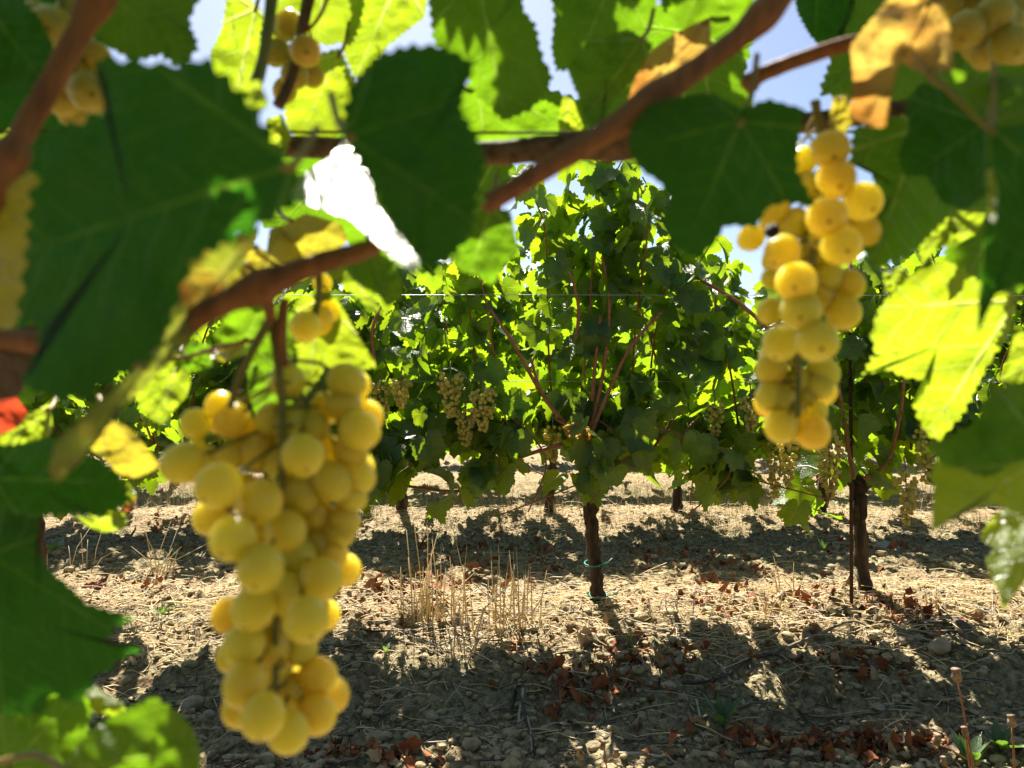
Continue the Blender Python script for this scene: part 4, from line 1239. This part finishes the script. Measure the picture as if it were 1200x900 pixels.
# unseen leaves added above the frame, placed to cast shade on chosen leaves below
es = Vector((0, 0, 1)).cross(TOSUN).normalized()
et = TOSUN.cross(es)
def uvp(p): return (Vector(p).dot(es), Vector(p).dot(et))
lit_uv = np.array([uvp(p) for p in LIT])
glint_uv = np.array([uvp(p) for p in GLINT])
covered = []
oc_pos, oc_nrm, oc_tip, oc_sz = [], [], [], []
dk = list(DARK); random.shuffle(dk)
def above_frame(p, m): return p.z > CAM_H + .4967 * max(p.y, 0) + m
def try_occ(p, rad, guard, jitter=.02):
    q = Vector(p)
    t = .03
    while not above_frame(q + TOSUN * t, rad * .9 + .03):
        t += .01
    t += random.uniform(0, .16)
    c = q + TOSUN * t + Vector((random.gauss(0, jitter), 0, random.gauss(0, jitter)))
    u = np.array(uvp(c))
    if len(lit_uv) and np.min(np.hypot(*(lit_uv - u).T)) < rad * guard: return False
    if np.min(np.hypot(*(glint_uv - u).T)) < rad * .75 + .004: return False
    nn = np.array(TOSUN) * .8 + rng.normal(0, .35, 3)
    tt = rng.normal(0, .6, 3) + np.array([0, -.2, -.5])
    nn /= np.linalg.norm(nn)
    tt = tt - nn * (tt @ nn); tt /= np.linalg.norm(tt)
    s = rad / .80
    oc_pos.append(np.array(c) - tt * s * .28); oc_nrm.append(nn); oc_tip.append(tt); oc_sz.append(s)
    covered.append(uvp(c) + (rad,))
    return True
hf = list(HALF); random.shuffle(hf)
for p, need in [(p, 3) for p in dk * 3] + [(p, 1) for p in hf]:
    u = uvp(p)
    if sum(1 for c in covered if math.hypot(c[0] - u[0], c[1] - u[1]) < c[2] * .62) >= need: continue
    for rad, guard in ((.062, 1.2), (.05, 1.2), (.04, 1.15), (.03, 1.1), (.022, 1.0), (.016, .9), (.012, .75)):
        if try_occ(p, rad, guard, rad * .3): break
for k in range(330):                                          # more added leaves against sky light, sparse, clear of the lit leaves
    p = Vector((random.uniform(-1.1, 1.1), random.uniform(-.25, .85), random.uniform(1.2, 1.85)))
    if not above_frame(p, .10): continue
    u = np.array(uvp(p))
    if np.min(np.hypot(*(lit_uv - u).T)) < .095: continue
    nn = np.array([rng.normal(0, .5), rng.choice([-1, 1]) * rng.uniform(.2, 1), rng.uniform(.2, .9)])
    oc_pos.append(np.array(p)); oc_nrm.append(nn); oc_tip.append(np.array([rng.normal(0, .5), rng.normal(0, .4), -1])); oc_sz.append(rng.uniform(.06, .085))
me = leaf_cloud('foliage', np.array(oc_pos), np.array(oc_nrm), np.array(oc_tip), np.array(oc_sz), T_NEAR, rng.random(len(oc_pos)), curl=.12)
link_mesh('foliage', me, M['green'], near)
print('overhead leaves', len(oc_pos))

# ---------------------------------------------------------------- what lies on the ground
def scatter(n, y0, y1, dens=None, margin=1.12):
    out = []
    while len(out) < n:
        y = y0 + (y1 - y0) * rng.random() ** 1.25
        x = (rng.random() * 2 - 1) * y * .663 * margin
        if dens is None or rng.random() < dens(x, y): out.append((x, y))
    return np.array(out)


# small clods and gravel
def ico(sub=1, seed=0, rough=.28, flat=.62):
    import bmesh
    bm = bmesh.new(); bmesh.ops.create_icosphere(bm, subdivisions=sub, radius=1)
    V = np.array([v.co[:] for v in bm.verts]); F = np.array([[v.index for v in f.verts] for f in bm.faces])
    bm.free()
    rs = np.random.default_rng(seed)
    dirs = rs.normal(0, 1, (7, 3)); dirs /= np.linalg.norm(dirs, axis=1, keepdims=True)
    for dd in dirs:                                        # facets
        cut = rs.uniform(.62, .92)
        h = V @ dd
        V = V - np.maximum(h - cut, 0)[:, None] * dd * .9
    V *= 1 + rough * (.35 if sub < 3 else .22) * (rs.random((len(V), 1)) - .5)
    V[:, 2] *= flat; V[:, 1] *= rs.uniform(.7, 1)
    return V, F


def stone_cloud(name, xy, sizes, mat, sub=1, lift=.25):
    T = [ico(sub, s) for s in range(8)]
    Vs, Fs, off = [], [], 0
    zz = ground_h(xy[:, 0], xy[:, 1])
    for (x, y), s, z in zip(xy, sizes, zz):
        V, F = T[rng.integers(8)]
        a = rng.uniform(0, 6.28); ca, sa = math.cos(a), math.sin(a)
        Rm = np.array([[ca, -sa, 0], [sa, ca, 0], [0, 0, 1]])
        Vs.append(V @ Rm.T * s + np.array([x, y, z + s * lift])); Fs.append(F + off); off += len(V)
    return link_mesh(name, np_mesh(name, np.concatenate(Vs), [np.concatenate(Fs)], smooth=False), M[mat])


bank = lambda x, y: .35 + .65 * math.exp(-((y - 3.0) / .9) ** 2)
xy = scatter(11000, 1.95, 6.5, bank)
tag(stone_cloud('gravel', xy, .003 + .019 * rng.random(len(xy)) ** 3.2, 'clod'), 'crumbs and small clods of ochre soil all over the ground', 'gravel', kind='stuff')
edge = lambda x, y: max(math.exp(-((y - q) / .16) ** 2) for q in (2.85, 3.05, 3.95, 4.25, 5.1, 2.15))
xy = scatter(620, 1.95, 5.5, edge)
tag(stone_cloud('soil_clods', xy, .012 + .022 * rng.random(len(xy)) ** 2, 'clod', 3, .15), 'bigger clods of soil turned up along the row edges', 'soil clods', kind='stuff')
xy = scatter(480, 1.95, 5.5, bank)
tag(stone_cloud('pebbles', xy, .006 + .010 * rng.random(len(xy)) ** 2, 'stone', 2), 'small pale stones scattered over the soil', 'pebbles', kind='stuff')


def ribbon_cloud(name, pts, mat, lmin, lmax, wid, flatness=.9, arch=.3):
    """dry straws and stalk bits lying on the ground, each a bent three-sided rod"""
    Vs, Fs, off = [], [], 0
    zz = ground_h(pts[:, 0], pts[:, 1])
    for (x, y), z in zip(pts, zz):
        L = rng.uniform(lmin, lmax); a = rng.uniform(0, math.pi); w = wid * rng.uniform(.6, 1.4)
        dx, dy = math.cos(a), math.sin(a) * .8
        dz = rng.normal(0, .16)
        bend = rng.normal(0, arch * .2)
        P_ = [np.array([x + dx * L * (t - .5) - dy * bend * L * math.sin(t * 3.14), y + dy * L * (t - .5) + dx * bend * L * math.sin(t * 3.14), z + .006 + dz * L * (t - .5) + .30 * L * arch * math.sin(t * 3.14) * rng.random()]) for t in (0, .33, .66, 1)]
        side = np.array([-dy, dx, 0])
        for p in P_:
            Vs += [p + side * w, p - side * w, p + np.array([0, 0, w * 1.3])]
        for k in range(3):
            o = off + k * 3
            for e in range(3):
                Fs.append((o + e, o + (e + 1) % 3, o + 3 + (e + 1) % 3, o + 3 + e))
        off += 12
    return link_mesh(name, np_mesh(name, np.array(Vs), [np.array(Fs)], smooth=True), M[mat])


def near_row(x, y):
    return .05 + .95 * max(math.exp(-((y - r + .02) / .42) ** 2) for r in ROWS)
tag(ribbon_cloud('straw_litter', scatter(11000, 2.3, 9.5, near_row), 'straw', .03, .17, .0017), 'pale straw and dry grass bits strewn along the rows', 'straw', kind='stuff')
tag(ribbon_cloud('twig_litter', scatter(1500, 1.95, 6.5), 'darktwig', .03, .13, .0020), 'short dark bits of prunings lying on the soil', 'twig bits', kind='stuff')


tag(ribbon_cloud('stalk_litter', scatter(600, 2.2, 6.0, near_row), 'paletwig', .10, .34, .0019), 'long bleached stalks lying over the soil', 'dry stalks', kind='stuff')


# leaf litter in drifts
def litter_cloud(name, centres, mat):
    pos, nrm, tip, sz = [], [], [], []
    for (px, py, rx, ry, n) in centres:
        c = G(px, py)
        sx, sy = rx / FPX * c.y, ry / (py - 450) * c.y
        for _ in range(int(n * 1.7)):
            x, y = c.x + rng.normal(0, sx * .7), c.y + rng.normal(0, sy * .75)
            s = .006 + .026 * rng.random() ** 2
            pos.append((x, y, gh(x, y) + s * rng.uniform(.2, .9)))
            nrm.append((rng.normal(0, .6), rng.normal(0, .6), 1)); tip.append((rng.normal(), rng.normal(), rng.normal(0, .3))); sz.append(s)
    n = len(pos)
    return link_mesh(name, leaf_cloud(name, np.array(pos), np.array(nrm), np.array(tip), np.array(sz), T_FAR2, rng.random(n), curl=1.1), M[mat])


T_FAR2 = leaf_template(22, 2, tooth=.05, seed=5)
tag(litter_cloud('fallen_leaves', [(500, 690, 70, 26, 190), (420, 690, 40, 20, 50), (610, 665, 60, 14, 60), (700, 775, 70, 16, 90), (760, 765, 60, 16, 70), (660, 790, 40, 8, 30), (950, 700, 60, 10, 60), (1065, 718, 45, 9, 70),
                                   (1000, 775, 60, 12, 60), (850, 690, 40, 12, 40), (930, 880, 110, 16, 110), (1060, 880, 80, 14, 70), (780, 650, 50, 12, 60), (1030, 640, 60, 10, 60), (560, 640, 80, 10, 70), (140, 690, 60, 12, 50),
                                   (400, 885, 40, 8, 30), (470, 890, 40, 8, 25), (870, 665, 80, 14, 60), (220, 610, 70, 9, 60), (830, 700, 50, 8, 30)], 'litter'),
    'red-brown fallen leaves lying in drifts on the soil', 'fallen leaves', kind='stuff')


# upright dry stalks: each clump its own thing
def dry_tuft(px, py, n, spread, h, label, lean=.14, mat='straw', w=.0027):
    c = G(px, py)
    mb = MB()
    for _ in range(n):
        x, y = c.x + max(-1.6, min(1.6, random.gauss(0, 1))) * spread, c.y + random.gauss(0, spread * .5)
        z = gh(x, y)
        hh = h * random.uniform(.35, 1.0)
        a, b = random.gauss(0, lean), random.gauss(0, lean)
        if random.random() < .2: a *= 3.5
        if random.random() < .3: a += random.choice((-1, 1)) * random.uniform(.3, .9); b -= random.uniform(0, .6); hh *= .6
        mb.tube([(x, y, z - .01), (x + a * hh * .3, y + b * hh * .3, z + hh * .5), (x + a * hh, y + b * hh, z + hh)], [w, w * .8, w * .4], 4)
    o = mb.build('dry_grass_tuft', M[mat])
    return tag(o, label, 'dry grass', 'tufts of dry stalks')


dry_tuft(492, 728, 26, .045, .40, 'densest clump of tall straw stalks on the sunlit strip, left of the centre trunk', .05)
dry_tuft(522, 735, 14, .05, .34, 'clump of straw stalks just right of the densest clump', .07)
dry_tuft(575, 744, 18, .07, .38, 'loose clump of tall stalks midway between the densest clump and the centre trunk', .08)
dry_tuft(612, 740, 12, .06, .30, 'thin stalks left of the centre trunk, nearest to it', .08)
dry_tuft(543, 772, 8, .03, .28, 'few grey stalks leaning at the edge of the shade below the clumps', .25, 'paletwig')
dry_tuft(365, 735, 8, .05, .20, 'stalks half hidden by the tip of the long golden bunch', .1)
dry_tuft(188, 675, 9, .035, .30, 'slanting straw stalks left of the long golden bunch', .22)
dry_tuft(95, 670, 7, .04, .22, 'few dry stalks in the gap at the left, by the dark pointed leaf', .25)
dry_tuft(905, 722, 9, .05, .20, 'short stalks on the sunlit strip left of the crooked trunk', .15)
dry_tuft(920, 700, 6, .04, .28, 'thin upright stalks behind the sunlit strip, left of the crooked trunk', .12)
dry_tuft(1090, 715, 6, .05, .14, 'short pale stalks right of the crooked trunk', .2)
dry_tuft(790, 740, 9, .06, .12, 'short bleached stalks right of the centre trunk', .3, 'paletwig')

# straw-coloured and green grass under the rows behind
def grass_cloud(name, centres, mat, hmin, hmax, w=.0017):
    Vs, Fs, off = [], [], 0
    for (px, py, rx, ry, n) in centres:
        c = G(px, py)
        sx, sy = rx / FPX * c.y, ry / (py - 450) * c.y
        for _ in range(n):
            x, y = c.x + rng.normal(0, sx * .6), c.y + rng.normal(0, sy * .6)
            z = gh(x, y); h = rng.uniform(hmin, hmax); a = rng.uniform(0, 6.28); l = h * rng.uniform(.1, .8)
            dx, dy = math.cos(a), math.sin(a)
            for t in (0, .5, 1):
                ww = w * (1 - .85 * t)
                q = np.array([x + dx * l * t * t, y + dy * l * t * t, z + h * (t - .18 * t * t)])
                s = np.array([-dy, dx, 0]) * ww
                Vs += [q + s, q - s, q + np.array([dx, dy, 0]) * ww * .8]
            for k in range(2):
                o = off + k * 3
                for e in range(3): Fs.append((o + e, o + (e + 1) % 3, o + 3 + (e + 1) % 3, o + 3 + e))
            off += 9
    return link_mesh(name, np_mesh(name, np.array(Vs), [np.array(Fs)]), M[mat])


M['grassblade'] = simple_mat('green_grass', (0.07, 0.13, 0.025), (0.16, 0.22, 0.05), 12, .55, .1, .001)
tag(grass_cloud('dry_grass', [(195, 565, 70, 14, 700), (190, 590, 60, 12, 350), (870, 570, 50, 16, 700), (900, 590, 50, 12, 400), (780, 585, 60, 10, 260), (560, 585, 80, 8, 260), (1090, 585, 60, 12, 400), (690, 610, 200, 10, 300), (300, 600, 60, 10, 200), (1150, 620, 50, 10, 160)], 'straw', .04, .20),
    'dry pale grass growing between the rows farther back', 'dry grass', kind='stuff')
tag(grass_cloud('green_grass', [(240, 575, 30, 6, 160), (420, 612, 30, 8, 130), (520, 600, 40, 6, 130), (850, 622, 40, 8, 110), (880, 600, 30, 6, 100), (1000, 590, 50, 8, 120), (760, 622, 40, 6, 60), (600, 612, 40, 5, 50), (195, 725, 10, 6, 26), (210, 655, 12, 4, 24)], 'grassblade', .04, .14),
    'sparse green grass shoots under the rows', 'grass', kind='stuff')

# single stones
for k, (px, py, w, mat, lab) in enumerate([
        (1037, 645, 20, 'greystone', 'round grey stone in the shade right of the crooked trunk'),
        (1057, 758, 17, 'stone', 'pale stone at the end of the long branch, right of the crooked trunk'),
        (1125, 744, 20, 'darkstone', 'dark stone lying in sun right of the pale stone'),
        (1100, 776, 26, 'stone', 'big flat stone half in shade at the right'),
        (695, 746, 14, 'stone', 'stone just below the foot of the centre trunk'),
        (720, 754, 12, 'stone', 'smaller stone right of the one below the centre trunk'),
        (506, 828, 14, 'stone', 'angular stone on the shaded bank at the lower centre'),
        (526, 842, 13, 'stone', 'stone next to the angular one on the shaded bank'),
        (226, 828, 22, 'stone', 'flat stone in shade left of the tip of the long bunch'),
        (245, 842, 13, 'stone', 'small stone right of the flat one at the lower left'),
        (785, 786, 14, 'stone', 'stone at the edge of the red leaf drift, lower centre'),
        (752, 846, 10, 'stone', 'small stone on the shaded ground below the leaf drift'),
        (634, 888, 10, 'stone', 'yellowish stone at the bottom edge, lower centre'),
        (598, 890, 9, 'stone', 'small stone left of the yellowish stone at the bottom edge'),
        (1190, 880, 18, 'stone', 'stone at the bottom right corner among the green leaves'),
        (890, 882, 10, 'stone', 'stone in the bottom leaf litter, right of the green weed'),
        (948, 886, 11, 'stone', 'pale stone in the bottom leaf litter'),
        (792, 884, 11, 'stone', 'sunlit rounded stone at the bottom beside the dry seed stalks'),
        (580, 770, 9, 'stone', 'small stone at the edge of the shade, below the stalks'),
        (405, 760, 10, 'stone', 'stone in the half shade right of the long bunch'),
        (1030, 832, 13, 'stone', 'flat stone in the shade at the lower right'),
        (830, 795, 10, 'stone', 'small stone on the shade line left of the long branch'),
        (938, 735, 10, 'stone', 'small pale stone on the sunlit soil left of the crooked trunk'),
        (1005, 790, 9, 'stone', 'small stone in front of the long branch'),
        (660, 808, 9, 'stone', 'small stone beside the crossed sticks')]):
    if mat == 'darkstone' and 'darkstone' not in M:
        M['darkstone'] = simple_mat('dark_stone', (0.07, 0.06, 0.05), (0.16, 0.14, 0.11), 14, .9, .6, .01)
    c = G(px, py)
    s = w / FPX * c.y * .62
    V, F = ico(3, 40 + k, .25, .6)
    V = V * s
    o = link_mesh('stone', np_mesh('stone', V, [F], smooth=True), M[mat], loc=c + Vector((0, 0, s * .28)))
    o.rotation_euler = (random.uniform(-.2, .2), random.uniform(-.2, .2), random.uniform(0, 6))
    tag(o, lab, 'stone', 'loose stones on the soil')

# single sticks
for k, (pl, r, mat, lab) in enumerate([
        ([(905, 768), (960, 755), (1000, 750), (1034, 747)], .0065, 'twig', 'long pruned branch lying across the sunlit strip right of centre'),
        ([(800, 786), (840, 778), (900, 770), (912, 767)], .006, 'darktwig', 'dark end of a branch lying in shade, joining the long pruned branch'),
        ([(597, 805), (606, 828), (620, 860), (626, 880)], .0055, 'darktwig', 'dark stick pointing towards the viewer at the lower centre'),
        ([(613, 790), (608, 812), (618, 845), (624, 878)], .0045, 'paletwig', 'pale bleached stick crossing the dark stick at the lower centre'),
        ([(560, 724), (640, 722), (700, 719), (790, 726)], .004, 'paletwig', 'thin bleached cane lying across the sunlit strip under the centre trunk'),
        ([(452, 752), (500, 762), (546, 785), (580, 784)], .004, 'twig', 'thin twig lying along the edge of the shade at the centre left'),
        ([(410, 744), (470, 746), (520, 760)], .004, 'darktwig', 'dark twig in the shade right of the long bunch'),
        ([(820, 845), (900, 842), (960, 844), (1060, 838)], .005, 'twig', 'brown cane lying in the deep shade at the lower right'),
        ([(1060, 850), (1100, 862), (1120, 872)], .004, 'twig', 'twig at the bottom right in the leaf litter'),
        ([(925, 812), (955, 822), (985, 830)], .003, 'darktwig', 'short dark twig on the shaded bank at the right'),
        ([(838, 776), (858, 788)], .004, 'paletwig', 'short pale stick lying near the end of the dark branch'),
        ([(816, 792), (822, 806)], .0045, 'paletwig', 'stubby bluish-pale stick on the bank left of the long branch'),
        ([(80, 696), (140, 692), (190, 700), (236, 696)], .005, 'twig', 'brown twig on the ground left of the long bunch'),
        ([(100, 690), (170, 684), (210, 690)], .004, 'paletwig', 'pale twig just behind the brown twig at the left'),
        ([(150, 802), (200, 800), (240, 806)], .0035, 'darktwig', 'dark twig in the shade at the lower left'),
        ([(245, 890), (262, 886), (290, 874)], .009, 'twig', 'thick broken piece of wood at the bottom left under the long bunch'),
        ([(360, 892), (400, 896), (440, 890)], .006, 'twig', 'brown piece of cane at the bottom edge right of the long bunch'),
        ([(720, 886), (760, 890), (800, 892)], .005, 'paletwig', 'pale piece of cane at the bottom edge left of the weed'),
        ([(660, 690), (690, 700), (730, 690)], .004, 'twig', 'twig lying across the foot of the centre trunk'),
        ([(980, 735), (940, 725), (860, 730), (830, 728)], .0035, 'paletwig', 'thin bleached stem lying left of the foot of the crooked trunk'),
        ([(1080, 820), (1110, 832), (1150, 846)], .004, 'darktwig', 'dark twig in shade at the far lower right')]):
    mb = MB()
    pts = []
    for x, y in pl:
        p = G(x, y); pts.append(p + Vector((0, 0, r * 1.4 + random.uniform(0, .006))))
    path = smooth_path(pts, 8)
    path = [Vector((p.x, p.y, max(p.z, gh(p.x, p.y) + r * .9))) for p in path]
    mb.tube(path, [r * random.uniform(.85, 1.15) * (1 - .4 * i / len(path)) for i in range(len(path))], 7, wob=.12)
    tag(mb.build('stick', M[mat]), lab, 'stick', 'sticks and prunings on the soil')


# green weeds
def weed(px, py, n, L, label, lean=.8, w=.16, mat='weed'):
    c = G(px, py)
    b = empty('weed', c)
    tag(b, label, 'weed')
    for i in range(n):
        a = 2 * math.pi * i / n + random.uniform(-.4, .4)
        l = L * random.uniform(.6, 1.1)
        k = random.uniform(.4, 1.0) * lean
        V, F, at = [], [], []
        for j in range(9):
            t = j / 8
            rr = l * (t * k); z = l * (t * (1.15 - .5 * k) - .30 * k * t * t)
            ww = l * w * math.sin(min(1, t * 1.05 + .06) * math.pi) ** .8 * .5 + .0008
            ctr = np.array([math.cos(a) * rr, math.sin(a) * rr, z])
            s = np.array([-math.sin(a), math.cos(a), 0])
            for q in (-1, 0, 1):
                V.append(ctr + s * ww * q + np.array([0, 0, abs(q) * ww * .5])); at.append((t, q * .12, i / n))
        for j in range(8):
            for q in range(2):
                o = j * 3 + q
                F.append((o, o + 1, o + 4, o + 3))
        link_mesh('leaf', np_mesh('leaf', V, [np.array(F)], at), M[mat], b, loc=(0, 0, 0))
    return b


weed(847, 858, 9, .145, 'broad-bladed green weed growing in the shade at the lower right of centre', .75)
weed(738, 764, 5, .10, 'small upright green shoot beside the red leaf drift below the centre trunk', .3, .10)
weed(1135, 900, 9, .12, 'leafy green plant at the bottom right corner under the seed stalks', .9, .28)
weed(1172, 895, 9, .12, 'second leafy green plant in the bottom right corner, nearest the frame edge', .9, .28)
weed(965, 652, 5, .10, 'bluish-green sprout in the shade right of centre', .4, .18)
weed(1006, 682, 4, .10, 'low green blade in the shade left of the crooked trunk', .9, .12)
weed(190, 722, 7, .07, 'small pale green weed on the sunlit ground left of the long bunch', .9, .2)
weed(62, 652, 4, .11, 'little sprig with bright round leaves in the gap at the left', .8, .45)
weed(452, 765, 4, .06, 'tiny green seedling in the shade left of centre', .8, .3)


# dry seed stalks in front
def seed_stalk(px, py, d, top_px, heads, label):
    top = P(top_px[0], top_px[1], d)
    root_ = P(px, py, d)
    z = gh(root_.x, d)
    base = Vector((root_.x, d, z))
    b = empty('seed_stalk', base)
    tag(b, label, 'seed stalk')
    mb = MB(); mb.tube(smooth_path([base, base.lerp(top, .5) + Vector((.006, 0, 0)), top], 5), list(np.linspace(.0028, .0018, 11)), 6)
    mb.build('stalk', M['cane'], b)
    for (hx, hy, hr) in heads:
        p = P(hx, hy, d + random.uniform(-.01, .01)); r = hr * d / FPX
        mb = MB()
        up = Vector((random.uniform(-.3, .3), random.uniform(-.2, .2), 1)).normalized()
        mb.tube([p - up * r * 1.3, p - up * r * .8, p - up * r * .1, p + up * r * .6, p + up * r * 1.1, p + up * r * 1.5], [r * .25, r * .8, r, r * .75, r * .7, r * .9], 9, wob=.14)
        mb.build('seed_head', M['seed'], b)
        if (p - top).length > .012:
            q = min((base.lerp(top, t) for t in (.2, .4, .6, .8, 1)), key=lambda q: (q - p).length + (0 if q.z < p.z else .2))
            mb = MB(); mb.tube([q, q.lerp(p, .6), p - up * r], .0013, 5); mb.build('stalk', M['cane'], b)
    return b


seed_stalk(1150, 905, 1.75, (1123, 800), [(1121, 793, 6)], 'tall dry stalk with one dark seed head at the bottom right')
seed_stalk(1140, 905, 1.72, (1132, 862), [(1131, 858, 4), (1098, 868, 5), (1106, 893, 4)], 'dry stalk with a cluster of small seed heads at the bottom right')
seed_stalk(1188, 905, 1.70, (1186, 852), [(1186, 846, 5)], 'dry stalk with a pale seed head nearest the bottom right corner')
seed_stalk(712, 905, 1.85, (708, 878), [(706, 874, 4), (722, 884, 4)], 'short dry stalk with two seed heads at the bottom, left of the weed')
seed_stalk(686, 905, 1.85, (680, 886), [(680, 884, 5)], 'short dry stalk with one dark seed head at the bottom centre')
